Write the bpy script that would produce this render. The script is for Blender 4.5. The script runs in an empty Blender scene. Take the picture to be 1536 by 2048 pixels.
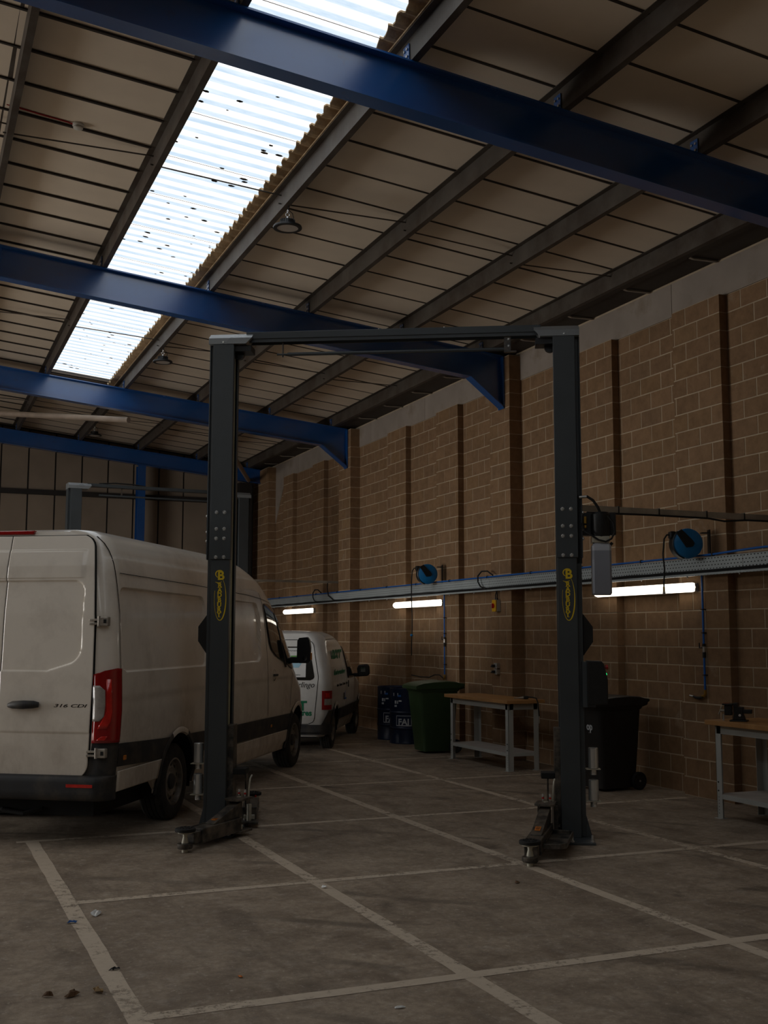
import bpy, bmesh, math, random
from mathutils import Vector, Matrix, Euler
from math import sin, cos, pi, radians, sqrt, atan2, hypot
random.seed(7)
SC = bpy.context.scene
COL = SC.collection

# ------------------------------------------------------------------ camera
YAW, PITCH, ROLL, FPX, CAMH = radians(22.892), radians(6.317), radians(0.0843), 2235.3, 1.72
_f = Vector((sin(YAW)*cos(PITCH), cos(YAW)*cos(PITCH), sin(PITCH)))
_r = Vector((cos(YAW), -sin(YAW), 0)); _u = _r.cross(_f)
_r, _u = _r*cos(ROLL)+_u*sin(ROLL), _u*cos(ROLL)-_r*sin(ROLL)
camd = bpy.data.cameras.new('camera'); cam = bpy.data.objects.new('camera', camd); COL.objects.link(cam)
cam.matrix_world = Matrix(((_r.x, _u.x, -_f.x, 0), (_r.y, _u.y, -_f.y, 0), (_r.z, _u.z, -_f.z, CAMH), (0, 0, 0, 1)))
camd.sensor_fit = 'VERTICAL'; camd.sensor_height = 36.0; camd.lens = 36.0*FPX/2048
camd.clip_start = 0.05; camd.clip_end = 300
SC.camera = cam
def project(p):
    d = Vector(p)-Vector((0, 0, CAMH)); w = d.dot(_f)
    return (768+FPX*d.dot(_r)/w, 1024-FPX*d.dot(_u)/w) if w > .1 else (-9e9, -9e9)

# ------------------------------------------------------------------ sky and exposure
world = bpy.data.worlds.new('sky'); SC.world = world; world.use_nodes = True
wn = world.node_tree.nodes; wl = world.node_tree.links
bg = wn['Background']
bg.inputs['Color'].default_value = (1.0, 0.985, 0.955, 1); bg.inputs['Strength'].default_value = 8.0
SC.view_settings.view_transform = 'Standard'; SC.view_settings.look = 'None'
SC.view_settings.exposure = 0.0; SC.view_settings.gamma = 1.0; SC.view_settings.use_curve_mapping = False
SC.cycles.max_bounces = 10; SC.cycles.diffuse_bounces = 6; SC.cycles.glossy_bounces = 4
SC.cycles.transmission_bounces = 6; SC.cycles.transparent_max_bounces = 16
SC.cycles.caustics_reflective = False; SC.cycles.caustics_refractive = False
SC.cycles.sample_clamp_indirect = 6.0
def portal(name, loc, rot, sx, sy):
    l = bpy.data.lights.new(name, 'AREA'); l.shape = 'RECTANGLE'; l.size = sx; l.size_y = sy
    l.cycles.is_portal = True
    o = bpy.data.objects.new(name, l); o.location = loc; o.rotation_euler = rot; COL.objects.link(o)

# ------------------------------------------------------------------ materials
MATS = {}
def rgb(h):                                    # sRGB hex -> linear
    c = [int(h[i:i+2], 16)/255 for i in (0, 2, 4)]
    return tuple(x/12.92 if x <= .04045 else ((x+.055)/1.055)**2.4 for x in c)+(1,)
def new_mat(name):
    m = bpy.data.materials.new(name); m.use_nodes = True; MATS[name] = m
    nt = m.node_tree; return m, nt, nt.nodes, nt.links, nt.nodes['Principled BSDF']
def mat(name, col, rough=.5, metal=0., var=.12, scale=6., bump=0., bscale=60., col2=None, thr=.55, soft=.12, sscale=None, rvar=.1, coat=0., spec=None, emit=None, estr=0):
    """paint-like surface: base colour with mottling, optional second colour in blotches, fine bump"""
    m, nt, N, L, P = new_mat(name)
    col = rgb(col) if isinstance(col, str) else tuple(col)+(1,)
    tc = N.new('ShaderNodeTexCoord')
    n1 = N.new('ShaderNodeTexNoise'); n1.inputs['Scale'].default_value = scale; n1.inputs['Detail'].default_value = 6
    L.new(tc.outputs['Object'], n1.inputs['Vector'])
    mr = N.new('ShaderNodeMapRange'); mr.inputs[1].default_value = .3; mr.inputs[2].default_value = .7
    mr.inputs[3].default_value = 1-var; mr.inputs[4].default_value = 1+var
    L.new(n1.outputs['Fac'], mr.inputs[0])
    mx = N.new('ShaderNodeMix'); mx.data_type = 'RGBA'; mx.blend_type = 'MULTIPLY'; mx.inputs[0].default_value = 1
    mx.inputs[6].default_value = col
    L.new(mr.outputs[0], mx.inputs[7]); out = mx.outputs[2]
    if col2:
        c2 = rgb(col2)
        n2 = N.new('ShaderNodeTexNoise'); n2.inputs['Scale'].default_value = sscale or scale*.7; n2.inputs['Detail'].default_value = 8; n2.inputs['Roughness'].default_value = .65
        L.new(tc.outputs['Object'], n2.inputs['Vector'])
        r2 = N.new('ShaderNodeMapRange'); r2.inputs[1].default_value = thr-soft; r2.inputs[2].default_value = thr+soft
        L.new(n2.outputs['Fac'], r2.inputs[0])
        m2 = N.new('ShaderNodeMix'); m2.data_type = 'RGBA'; L.new(r2.outputs[0], m2.inputs[0]); L.new(out, m2.inputs[6]); m2.inputs[7].default_value = c2
        out = m2.outputs[2]
    L.new(out, P.inputs['Base Color'])
    rr = N.new('ShaderNodeMapRange'); rr.inputs[3].default_value = max(.03, rough-rvar); rr.inputs[4].default_value = min(1, rough+rvar)
    L.new(n1.outputs['Fac'], rr.inputs[0]); L.new(rr.outputs[0], P.inputs['Roughness'])
    P.inputs['Metallic'].default_value = metal
    if coat: P.inputs['Coat Weight'].default_value = coat; P.inputs['Coat Roughness'].default_value = min(.2, rough*.8)
    if spec is not None: P.inputs['Specular IOR Level'].default_value = spec
    if bump:
        n3 = N.new('ShaderNodeTexNoise'); n3.inputs['Scale'].default_value = bscale; n3.inputs['Detail'].default_value = 4
        L.new(tc.outputs['Object'], n3.inputs['Vector'])
        b = N.new('ShaderNodeBump'); b.inputs['Strength'].default_value = bump; b.inputs['Distance'].default_value = .01
        L.new(n3.outputs['Fac'], b.inputs['Height']); L.new(b.outputs[0], P.inputs['Normal'])
    if emit: P.inputs['Emission Color'].default_value = rgb(emit) if isinstance(emit, str) else emit; P.inputs['Emission Strength'].default_value = estr
    return m

# ------------------------------------------------------------------ mesh building
class MB:
    def __init__(s): s.v = []; s.f = []
    def add(s, v, f):
        o = len(s.v); s.v += [tuple(p) for p in v]; s.f += [tuple(i+o for i in q) for q in f]; return s
    def box(s, x0, y0, z0, x1, y1, z1):
        x0, x1 = min(x0, x1), max(x0, x1); y0, y1 = min(y0, y1), max(y0, y1); z0, z1 = min(z0, z1), max(z0, z1)
        return s.add([(x0,y0,z0),(x1,y0,z0),(x1,y1,z0),(x0,y1,z0),(x0,y0,z1),(x1,y0,z1),(x1,y1,z1),(x0,y1,z1)],
                     [(0,3,2,1),(4,5,6,7),(0,1,5,4),(1,2,6,5),(2,3,7,6),(3,0,4,7)])
    def hexa(s, p): return s.add(p, [(0,3,2,1),(4,5,6,7),(0,1,5,4),(1,2,6,5),(2,3,7,6),(3,0,4,7)])
    def bar(s, a, b, w, h, up=(0, 0, 1)):          # rectangular bar from a to b, w sideways, h along up
        a, b, up = Vector(a), Vector(b), Vector(up); d = (b-a).normalized()
        sd = d.cross(up)
        if sd.length < 1e-4: sd = d.cross(Vector((0, 1, 0)))
        sd.normalize(); u = sd.cross(d); sd *= w/2; u *= h/2
        return s.hexa([a-sd-u, b-sd-u, b+sd-u, a+sd-u, a-sd+u, b-sd+u, b+sd+u, a+sd+u])
    def prism(s, poly, off):                       # polygon (3D points, planar) swept by off
        n = len(poly); off = Vector(off); P = [Vector(p) for p in poly]
        nrm = Vector((0, 0, 0))
        for i in range(n): nrm += P[i].cross(P[(i+1) % n])
        if nrm.dot(off) > 0: P = P[::-1]
        v = P+[p+off for p in P]
        return s.add(v, [tuple(range(n)), tuple(range(2*n-1, n-1, -1))]+[(i, i+n, (i+1) % n+n, (i+1) % n) for i in range(n)])
    def cyl(s, a, b, r, r2=None, n=16, caps=True):
        a, b = Vector(a), Vector(b); d = (b-a).normalized(); r2 = r if r2 is None else r2
        x = d.cross(Vector((0, 0, 1)) if abs(d.z) < .9 else Vector((1, 0, 0))).normalized(); y = d.cross(x)
        v = [a+x*r*cos(2*pi*i/n)+y*r*sin(2*pi*i/n) for i in range(n)]+[b+x*r2*cos(2*pi*i/n)+y*r2*sin(2*pi*i/n) for i in range(n)]
        f = [(i, (i+1) % n, (i+1) % n+n, i+n) for i in range(n)]
        if caps: f += [tuple(range(n-1, -1, -1)), tuple(range(n, 2*n))]
        return s.add(v, f)
    def tube(s, pts, r, n=8, closed=False):
        P = [Vector(p) for p in pts]; m = len(P); rings = []; ref = None
        for i in range(m):
            t = (P[min(i+1, m-1)]-P[max(i-1, 0)]).normalized()
            if ref is None: ref = t.orthogonal().normalized()
            ref = (ref-t*ref.dot(t)).normalized(); y = t.cross(ref)
            rr = r[i] if isinstance(r, (list, tuple)) else r
            rings.append([P[i]+ref*rr*cos(2*pi*k/n)+y*rr*sin(2*pi*k/n) for k in range(n)])
        f = [(i*n+k, i*n+(k+1) % n, (i+1)*n+(k+1) % n, (i+1)*n+k) for i in range(m-1) for k in range(n)]
        f += [tuple(range(n-1, -1, -1)), tuple((m-1)*n+k for k in range(n))]
        return s.add([p for q in rings for p in q], f)
    def lathe(s, prof, c=(0, 0, 0), ax='z', n=24, a0=0, a1=2*pi):   # prof [(r, h)]
        c = Vector(c); full = abs(a1-a0-2*pi) < 1e-6; k = n if full else n+1; v = []
        for r, h in prof:
            for i in range(k):
                a = a0+(a1-a0)*i/n
                p = (r*cos(a), r*sin(a), h)
                if ax == 'x': p = (h, r*cos(a), r*sin(a))
                if ax == 'y': p = (r*sin(a), h, r*cos(a))
                v.append(c+Vector(p))
        f = []
        for j in range(len(prof)-1):
            for i in range(n):
                i2 = (i+1) % k; f.append((j*k+i, j*k+i2, (j+1)*k+i2, (j+1)*k+i))
        return s.add(v, f)
    def grid(s, fn, nu, nv):
        v = [fn(i/nu, j/nv) for j in range(nv+1) for i in range(nu+1)]
        f = [(j*(nu+1)+i, j*(nu+1)+i+1, (j+1)*(nu+1)+i+1, (j+1)*(nu+1)+i) for j in range(nv) for i in range(nu)]
        return s.add(v, f)
    def xf(s, m): s.v = [tuple(m @ Vector(p)) for p in s.v]; return s
    def mesh(s, name, m, smooth=None, fix=False):
        me = bpy.data.meshes.new(name); me.from_pydata(s.v, [], s.f)
        if fix:
            bm = bmesh.new(); bm.from_mesh(me); bmesh.ops.remove_doubles(bm, verts=bm.verts, dist=1e-5); bmesh.ops.recalc_face_normals(bm, faces=bm.faces); bm.to_mesh(me); bm.free()
        if isinstance(m, str): m = MATS[m]
        me.materials.append(m)
        if smooth: me.shade_smooth(); me.set_sharp_from_angle(angle=radians(smooth))
        me.update(); return me
    def build(s, name, m, parent=None, smooth=None, bev=0, fix=False, loc=None, rz=0):
        o = bpy.data.objects.new(name, s.mesh(name, m, smooth, fix)); COL.objects.link(o)
        if parent: o.parent = parent
        if loc is not None: o.location = loc
        if rz: o.rotation_euler.z = rz
        if bev:
            b = o.modifiers.new('bevel', 'BEVEL'); b.width = bev; b.segments = 2; b.limit_method = 'ANGLE'; b.angle_limit = radians(40)
        return o
def inst(name, me, parent=None, loc=(0, 0, 0), rot=None, scl=None):
    o = bpy.data.objects.new(name, me); COL.objects.link(o); o.parent = parent; o.location = loc
    if rot: o.rotation_euler = rot
    if scl: o.scale = scl
    return o
def tag(o, label=None, cat=None, group=None, kind=None):
    for k, v in (('label', label), ('category', cat), ('group', group), ('kind', kind)):
        if v: o[k] = v
    return o
def thing(name, label, cat, loc=(0, 0, 0), rz=0, group=None, kind=None):
    o = bpy.data.objects.new(name, None); COL.objects.link(o); o.empty_display_size = .1
    o.location = loc; o.rotation_euler = (0, 0, rz); return tag(o, label, cat, group, kind)
def struct(o, label=None): return tag(o, label, None, None, 'structure')
def copy_tree(o, parent=None):
    c = o.copy(); COL.objects.link(c); c.parent = parent
    for ch in list(o.children): copy_tree(ch, c)
    return c
def text_mesh(txt, size, mname, shear=0., bold=0., depth=.0015, align='CENTER'):
    cu = bpy.data.curves.new('text', 'FONT'); cu.body = txt; cu.size = size; cu.extrude = depth; cu.offset = bold; cu.shear = shear
    cu.align_x = align; cu.align_y = 'CENTER'; cu.resolution_u = 4
    o = bpy.data.objects.new('lettering', cu); COL.objects.link(o)
    me = bpy.data.meshes.new_from_object(o.evaluated_get(bpy.context.evaluated_depsgraph_get()))
    COL.objects.unlink(o); bpy.data.objects.remove(o); bpy.data.curves.remove(cu)
    me.materials.clear(); me.materials.append(MATS[mname]); return me
def lerp(a, b, t): return a+(b-a)*t
def interp(tab, x):
    if x <= tab[0][0]: return tab[0][1]
    for (x0, y0), (x1, y1) in zip(tab, tab[1:]):
        if x <= x1: return y0+(y1-y0)*(x-x0)/(x1-x0)
    return tab[-1][1]
def sstep(a, b, x):
    t = max(0, min(1, (x-a)/(b-a))) if b != a else float(x > a); return t*t*(3-2*t)
def arc(c, r, a0, a1, n, ax=((1, 0, 0), (0, 0, 1))):
    c = Vector(c); X, Y = Vector(ax[0]), Vector(ax[1])
    return [c+X*r*cos(lerp(a0, a1, i/n))+Y*r*sin(lerp(a0, a1, i/n)) for i in range(n+1)]

# ------------------------------------------------------------------ surface materials
def floor_mat():
    m, nt, N, L, P = new_mat('floor_concrete')
    tc = N.new('ShaderNodeTexCoord')
    def noise(sc, det=8, rough=.6, vec=None, dist=0):
        n = N.new('ShaderNodeTexNoise'); n.inputs['Scale'].default_value = sc; n.inputs['Detail'].default_value = det
        n.inputs['Roughness'].default_value = rough; n.inputs['Distortion'].default_value = dist
        L.new(vec or tc.outputs['Object'], n.inputs['Vector']); return n.outputs['Fac']
    def ramp(src, a, b, lo=0., hi=1.):
        r = N.new('ShaderNodeMapRange'); r.inputs[1].default_value = a; r.inputs[2].default_value = b; r.inputs[3].default_value = lo; r.inputs[4].default_value = hi
        L.new(src, r.inputs[0]); return r.outputs[0]
    def mix(fac, a, b, mode='MIX'):
        x = N.new('ShaderNodeMix'); x.data_type = 'RGBA'; x.blend_type = mode
        if isinstance(fac, float): x.inputs[0].default_value = fac
        else: L.new(fac, x.inputs[0])
        for i, c in ((6, a), (7, b)):
            if isinstance(c, tuple): x.inputs[i].default_value = c
            else: L.new(c, x.inputs[i])
        return x.outputs[2]
    base = mix(ramp(noise(.55, 5), .35, .65), rgb('9b8b79'), rgb('b2a18d'))
    base = mix(ramp(noise(2.3, 9, .7), .42, .7), base, rgb('776757'))
    base = mix(ramp(noise(9, 8, .7), .52, .75, 0, .55), base, rgb('c2b7ab'))
    mp = N.new('ShaderNodeMapping'); mp.inputs['Scale'].default_value = (1.0, .28, 1); mp.inputs['Rotation'].default_value = (0, 0, radians(24))
    L.new(tc.outputs['Object'], mp.inputs['Vector'])
    base = mix(ramp(noise(3.2, 7, .65, mp.outputs[0], .6), .52, .68, 0, .6), base, rgb('685b4f'))
    base = mix(ramp(noise(.9, 6, .6, None, 1.2), .60, .70, 0, .75), base, rgb('443a31'))
    base = mix(ramp(noise(1.4, 8, .7, None, .5), .66, .74, 0, .45), base, rgb('7e6548'))
    base = mix(ramp(noise(17, 10, .8), .42, .62, 0, .5), base, rgb('62554a'))
    base = mix(ramp(noise(24, 6, .75, None, .3), .58, .68, 0, .5), base, rgb('d5c7b6'))
    base = mix(ramp(noise(60, 4, .6), .66, .74, 0, .6), base, rgb('e3d8c9'))
    # faint curved tyre marks
    wv = N.new('ShaderNodeTexWave'); wv.wave_type = 'RINGS'; wv.rings_direction = 'Z'; wv.inputs['Scale'].default_value = .42; wv.inputs['Distortion'].default_value = 1.6; wv.inputs['Detail'].default_value = 2
    mp2 = N.new('ShaderNodeMapping'); mp2.inputs['Location'].default_value = (6.5, 3.0, 0); L.new(tc.outputs['Object'], mp2.inputs['Vector']); L.new(mp2.outputs[0], wv.inputs['Vector'])
    mk = N.new('ShaderNodeMath'); mk.operation = 'MULTIPLY'; L.new(ramp(wv.outputs['Fac'], .93, .99), mk.inputs[0]); L.new(ramp(noise(1.1, 5, .6), .48, .62, 0, .5), mk.inputs[1])
    base = mix(mk.outputs[0], base, rgb('4a423a'))
    L.new(base, P.inputs['Base Color'])
    L.new(ramp(noise(1.7, 6), .3, .7, .48, .8), P.inputs['Roughness'])
    P.inputs['Specular IOR Level'].default_value = .35
    b = N.new('ShaderNodeBump'); b.inputs['Strength'].default_value = .25; b.inputs['Distance'].default_value = .006
    L.new(noise(38, 6, .7), b.inputs['Height']); L.new(b.outputs[0], P.inputs['Normal'])
    return m
def line_mat():
    m, nt, N, L, P = new_mat('worn_line_paint')
    tc = N.new('ShaderNodeTexCoord')
    n = N.new('ShaderNodeTexNoise'); n.inputs['Scale'].default_value = 15; n.inputs['Detail'].default_value = 12; n.inputs['Roughness'].default_value = .8
    geo = N.new('ShaderNodeNewGeometry'); L.new(geo.outputs['Position'], n.inputs['Vector'])
    n2 = N.new('ShaderNodeTexNoise'); n2.inputs['Scale'].default_value = 1.6; n2.inputs['Detail'].default_value = 4; L.new(geo.outputs['Position'], n2.inputs['Vector'])
    ad = N.new('ShaderNodeMath'); ad.operation = 'ADD'; L.new(n.outputs['Fac'], ad.inputs[0])
    m2 = N.new('ShaderNodeMath'); m2.operation = 'MULTIPLY'; m2.inputs[1].default_value = .55; L.new(n2.outputs['Fac'], m2.inputs[0]); L.new(m2.outputs[0], ad.inputs[1])
    r = N.new('ShaderNodeMapRange'); r.inputs[1].default_value = .80; r.inputs[2].default_value = .93; r.inputs[3].default_value = .04; r.inputs[4].default_value = .85; L.new(ad.outputs[0], r.inputs[0])
    c = N.new('ShaderNodeMix'); c.data_type = 'RGBA'; c.inputs[6].default_value = rgb('dccdb9'); c.inputs[7].default_value = rgb('b09e8a'); L.new(n.outputs['Fac'], c.inputs[0])
    L.new(c.outputs[2], P.inputs['Base Color']); P.inputs['Roughness'].default_value = .7
    tr = N.new('ShaderNodeBsdfTransparent'); mx = N.new('ShaderNodeMixShader'); L.new(r.outputs[0], mx.inputs[0]); L.new(P.outputs[0], mx.inputs[1]); L.new(tr.outputs[0], mx.inputs[2])
    L.new(mx.outputs[0], N['Material Output'].inputs['Surface'])
    return m
def block_mat():
    m, nt, N, L, P = new_mat('block_face')
    geo = N.new('ShaderNodeNewGeometry')
    sep = N.new('ShaderNodeSeparateXYZ'); L.new(geo.outputs['Position'], sep.inputs[0])
    def math(op, a, b=None):
        x = N.new('ShaderNodeMath'); x.operation = op
        for i, q in ((0, a), (1, b)):
            if q is None: continue
            if isinstance(q, (int, float)): x.inputs[i].default_value = q
            else: L.new(q, x.inputs[i])
        return x.outputs[0]
    row = math('FLOOR', math('DIVIDE', sep.outputs[2], .2))
    odd = math('MODULO', row, 2)
    colm = math('FLOOR', math('DIVIDE', math('ADD', sep.outputs[1], math('MULTIPLY', odd, .2)), .4))
    cmb = N.new('ShaderNodeCombineXYZ'); L.new(row, cmb.inputs[0]); L.new(colm, cmb.inputs[1])
    wn_ = N.new('ShaderNodeTexWhiteNoise'); wn_.noise_dimensions = '3D'; L.new(cmb.outputs[0], wn_.inputs['Vector'])
    cr = N.new('ShaderNodeValToRGB'); e = cr.color_ramp.elements
    e[0].color = rgb('846a52'); e[0].position = 0; e[1].color = rgb('937657'); e[1].position = 1
    for p, c in ((.15, '8a6d50'), (.5, '866a50'), (.8, '907256'), (.95, '83684f')):
        x = e.new(p); x.color = rgb(c)
    L.new(wn_.outputs['Value'], cr.inputs[0])
    n = N.new('ShaderNodeTexNoise'); n.inputs['Scale'].default_value = 7; n.inputs['Detail'].default_value = 9; n.inputs['Roughness'].default_value = .75; L.new(geo.outputs['Position'], n.inputs['Vector'])
    r = N.new('ShaderNodeMapRange'); r.inputs[1].default_value = .3; r.inputs[2].default_value = .7; r.inputs[3].default_value = .8; r.inputs[4].default_value = 1.18; L.new(n.outputs['Fac'], r.inputs[0])
    mx = N.new('ShaderNodeMix'); mx.data_type = 'RGBA'; mx.blend_type = 'MULTIPLY'; mx.inputs[0].default_value = 1; L.new(cr.outputs[0], mx.inputs[6]); L.new(r.outputs[0], mx.inputs[7])
    n4 = N.new('ShaderNodeTexNoise'); n4.inputs['Scale'].default_value = 1.3; n4.inputs['Detail'].default_value = 7; n4.inputs['Roughness'].default_value = .7; L.new(geo.outputs['Position'], n4.inputs['Vector'])
    r4 = N.new('ShaderNodeMapRange'); r4.inputs[1].default_value = .64; r4.inputs[2].default_value = .74; r4.inputs[4].default_value = .35; L.new(n4.outputs['Fac'], r4.inputs[0])
    m4 = N.new('ShaderNodeMix'); m4.data_type = 'RGBA'; L.new(r4.outputs[0], m4.inputs[0]); L.new(mx.outputs[2], m4.inputs[6]); m4.inputs[7].default_value = rgb('b9aa97')
    L.new(m4.outputs[2], P.inputs['Base Color']); P.inputs['Roughness'].default_value = .9; P.inputs['Specular IOR Level'].default_value = .15
    n3 = N.new('ShaderNodeTexNoise'); n3.inputs['Scale'].default_value = 70; n3.inputs['Detail'].default_value = 4; L.new(geo.outputs['Position'], n3.inputs['Vector'])
    b = N.new('ShaderNodeBump'); b.inputs['Strength'].default_value = .35; b.inputs['Distance'].default_value = .005; L.new(n3.outputs['Fac'], b.inputs['Height']); L.new(b.outputs[0], P.inputs['Normal'])
    return m
def skylight_mat(name, light, dark):
    m, nt, N, L, P = new_mat(name)
    N.remove(P)
    tc = N.new('ShaderNodeTexCoord'); sep = N.new('ShaderNodeSeparateXYZ'); L.new(tc.outputs['Object'], sep.inputs[0])
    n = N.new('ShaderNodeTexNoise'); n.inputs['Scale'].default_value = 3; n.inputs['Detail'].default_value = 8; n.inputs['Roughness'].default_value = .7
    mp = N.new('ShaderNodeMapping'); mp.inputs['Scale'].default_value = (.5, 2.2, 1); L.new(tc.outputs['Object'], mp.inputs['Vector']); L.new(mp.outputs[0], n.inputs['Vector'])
    # corrugation shading painted as a darker bluish tint in the valleys (low local z)
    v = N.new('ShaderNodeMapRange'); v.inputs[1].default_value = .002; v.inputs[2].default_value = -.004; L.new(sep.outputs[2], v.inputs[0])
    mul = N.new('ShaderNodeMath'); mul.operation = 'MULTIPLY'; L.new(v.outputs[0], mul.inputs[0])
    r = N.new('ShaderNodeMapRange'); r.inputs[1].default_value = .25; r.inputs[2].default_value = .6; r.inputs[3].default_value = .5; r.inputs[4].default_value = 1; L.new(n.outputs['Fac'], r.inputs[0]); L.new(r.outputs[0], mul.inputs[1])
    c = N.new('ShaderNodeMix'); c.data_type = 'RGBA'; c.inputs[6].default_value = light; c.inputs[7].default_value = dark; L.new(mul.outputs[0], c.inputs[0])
    tr = N.new('ShaderNodeBsdfTransparent'); L.new(c.outputs[2], tr.inputs['Color'])
    df = N.new('ShaderNodeBsdfDiffuse'); df.inputs['Color'].default_value = (.6, .6, .58, 1)
    mx = N.new('ShaderNodeMixShader'); mx.inputs[0].default_value = .06; L.new(tr.outputs[0], mx.inputs[1]); L.new(df.outputs[0], mx.inputs[2])
    L.new(mx.outputs[0], N['Material Output'].inputs['Surface'])
    return m
floor_mat(); line_mat(); block_mat(); skylight_mat('skylight_sheet', (.172, .176, .180, 1), (.082, .105, .131, 1)); skylight_mat('fill_sheet', (.30, .30, .295, 1), (.2, .21, .22, 1))
mat('mortar', 'b8a58c', .95, var=.15, scale=3, bump=.3, bscale=90, spec=.1)
mat('blue_paint', '0e4d8e', .25, var=.08, scale=2, bump=.03, bscale=30, rvar=.06, col2='24446a', thr=.72, soft=.1, sscale=6, spec=1.0, coat=.5)
mat('galvanised', '544d45', .6, metal=.25, var=.22, scale=4, bump=.05, bscale=40, col2='3d2e22', thr=.58, soft=.16, sscale=3)
mat('lining_board', 'dccebb', .85, var=.09, scale=1.1, bump=.04, bscale=10, spec=.15, rvar=.05)
mat('lining_tee', '2c241c', .7, var=.3, scale=8)
mat('fibre_cement', 'ab9273', .95, var=.3, scale=9, bump=.4, bscale=50, col2='c3a986', thr=.6, soft=.12, sscale=14, spec=.1)
mat('roof_sheet', '5a5048', .9, var=.2, scale=3)
mat('white_board', '9d9186', .85, var=.12, scale=2, col2='857767', thr=.64, soft=.1, spec=.15)
mat('gutter_metal', '3b342c', .7, var=.35, scale=3, bump=.08, bscale=25, col2='2a1d15', thr=.5, soft=.2)
mat('bracket_metal', 'a39a8c', .55, metal=.3, var=.2, scale=8)
mat('gable_board', '8d7f70', .9, var=.12, scale=1.2, spec=.12)
mat('dark_rail', '201b18', .7, var=.3, scale=6)
mat('brace_tube', 'a08f7f', .55, var=.15, scale=5, bump=.03)
mat('plain_wall', '8f8070', .9, var=.15, scale=1.5)

# ------------------------------------------------------------------ room shell
XW, XP, XB, YG = 8.0, 7.9, 7.8, 26.95            # block wall face, pilaster faces, gable
SL = .0995
def ztop(x): return 5.823+SL*(7.25-x)             # top of rafters = underside of purlins
RIDGE = -.62
def zroof(x, dz=0): return ztop(x if x > RIDGE else 2*RIDGE-x)+dz
fl = MB().box(-13.6, -8.2, -.2, 8.3, 27.3, 0).build('floor', 'floor_concrete'); struct(fl, 'stained grey brown concrete floor with worn painted lines')
def fline(pts, w, z=.0012):
    b = MB(); (x0, y0), (x1, y1) = pts; d = Vector((x1-x0, y1-y0, 0)).normalized(); s = Vector((-d.y, d.x, 0))*w/2
    n = max(2, int(hypot(x1-x0, y1-y0)/.16)); rnd = random.Random(int(x0*100+y0*37))
    def pt(u, v):
        p = Vector((lerp(x0, x1, u), lerp(y0, y1, u), z)); return p+s*(2*v-1)*(1+rnd.uniform(-.07, .07))
    b.grid(pt, n, 1); o = b.build('marking_line', 'worn_line_paint', fl); return o
XL = [1.026, 2.71, 4.366, 5.985]; YL = [5.285, 7.645, 10.01, 12.39, 14.64]
for x, a, b_, w in ((XL[0], -3, 10.0, .105), (XL[1], -3, 14.3, .10), (XL[2], 3.2, 16.0, .095), (XL[3], 5, 17.0, .085)): fline(((x, a), (x, b_)), w)
for y, a, b_, w in ((YL[0], 1.03, 7.6, .095), (YL[1], 1.03, 7.75, .085), (YL[2], .9, 7.75, .085), (YL[3], 2.2, 7.5, .08), (YL[4], 3.4, 7.7, .08), (16.9, 3.4, 6.9, .08)): fline(((a, y), (b_, y)), w, .0019)

# --- block wall
PIL = [(9.42, 10.235, XP), (11.44, 12.37, XP), (13.85, 14.45, XB), (15.70, 16.50, XP), (17.73, 18.55, XP), (20.16, 20.80, XB), (21.97, 22.69, XP), (24.04, 24.74, XP), (25.62, 26.9, XB), (7.45, 8.05, XB)]
PIL.sort()
NC = 27
wr = MB().box(XW+.0035, -8.2, 0, XW+.25, 27.3, 6.6)
for a, b_, x in PIL: wr.box(x+.0035, a+.006, 0, XW+.02, b_-.006, NC*.2 if x == XP else 5.76)
wr.box(7.7, -8.2, 0, XW+.05, 6.2, 6)
wr = wr.build('wall_right', 'mortar'); struct(wr, 'brown concrete block wall with projecting piers')
blocks = []                                        # (x0,y0,z0,x1,y1,z1)
segs = []; y = 8.05
for a, b_, x in PIL:
    if a > y: segs.append((y, a, XW, .05, NC))
    segs.append((a, b_, x, XW-x+.0, NC if x == XP else 28)); y = b_
segs.append((y, 27.0, XW, .05, NC)) if y < 26.9 else None
brn = random.Random(3)
for a, b_, x, d, nc in segs:
    for k in range(nc):
        z0 = k*.2+.0065; z1 = z0+.187
        if nc == 28 and k == 27: z1 = 5.75
        cut = [a]
        j = math.ceil((a-.2*(k % 2))/.4)*.4+.2*(k % 2)
        while j < b_-.03:
            if j > a+.03: cut.append(j)
            j += .4
        cut.append(b_)
        for c0, c1 in zip(cut, cut[1:]):
            e = .0065 if c0 > a else 0.; e2 = .0065 if c1 < b_ else 0.
            blocks.append((x+brn.uniform(-.0015, .002), c0+e, z0, x+d, c1-e2, z1))
def barea(b):
    c = [project(p) for p in ((b[0], b[1], b[2]), (b[0], b[4], b[2]), (b[0], b[4], b[5]), (b[0], b[1], b[5]))]
    if any(not (-20 < p[0] < 1556 and 0 < p[1] < 2048) for p in c): return 0
    return abs(sum(c[i][0]*c[(i+1) % 4][1]-c[(i+1) % 4][0]*c[i][1] for i in range(4)))/2
blocks.sort(key=barea, reverse=True)
def bevel_box(b, x0, y0, z0, x1, y1, z1, e=.0025): # block with an arrised face toward -x
    b.add([(x0+e, y0, z0), (x0+e, y1, z0), (x0+e, y1, z1), (x0+e, y0, z1), (x0, y0+e, z0+e), (x0, y1-e, z0+e), (x0, y1-e, z1-e), (x0, y0+e, z1-e), (x1, y0, z0), (x1, y1, z0), (x1, y1, z1), (x1, y0, z1)],
          [(4, 7, 6, 5), (0, 4, 5, 1), (1, 5, 6, 2), (2, 6, 7, 3), (3, 7, 4, 0), (0, 1, 9, 8), (1, 2, 10, 9), (2, 3, 11, 10), (3, 0, 8, 11)])
cache = {}
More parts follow.
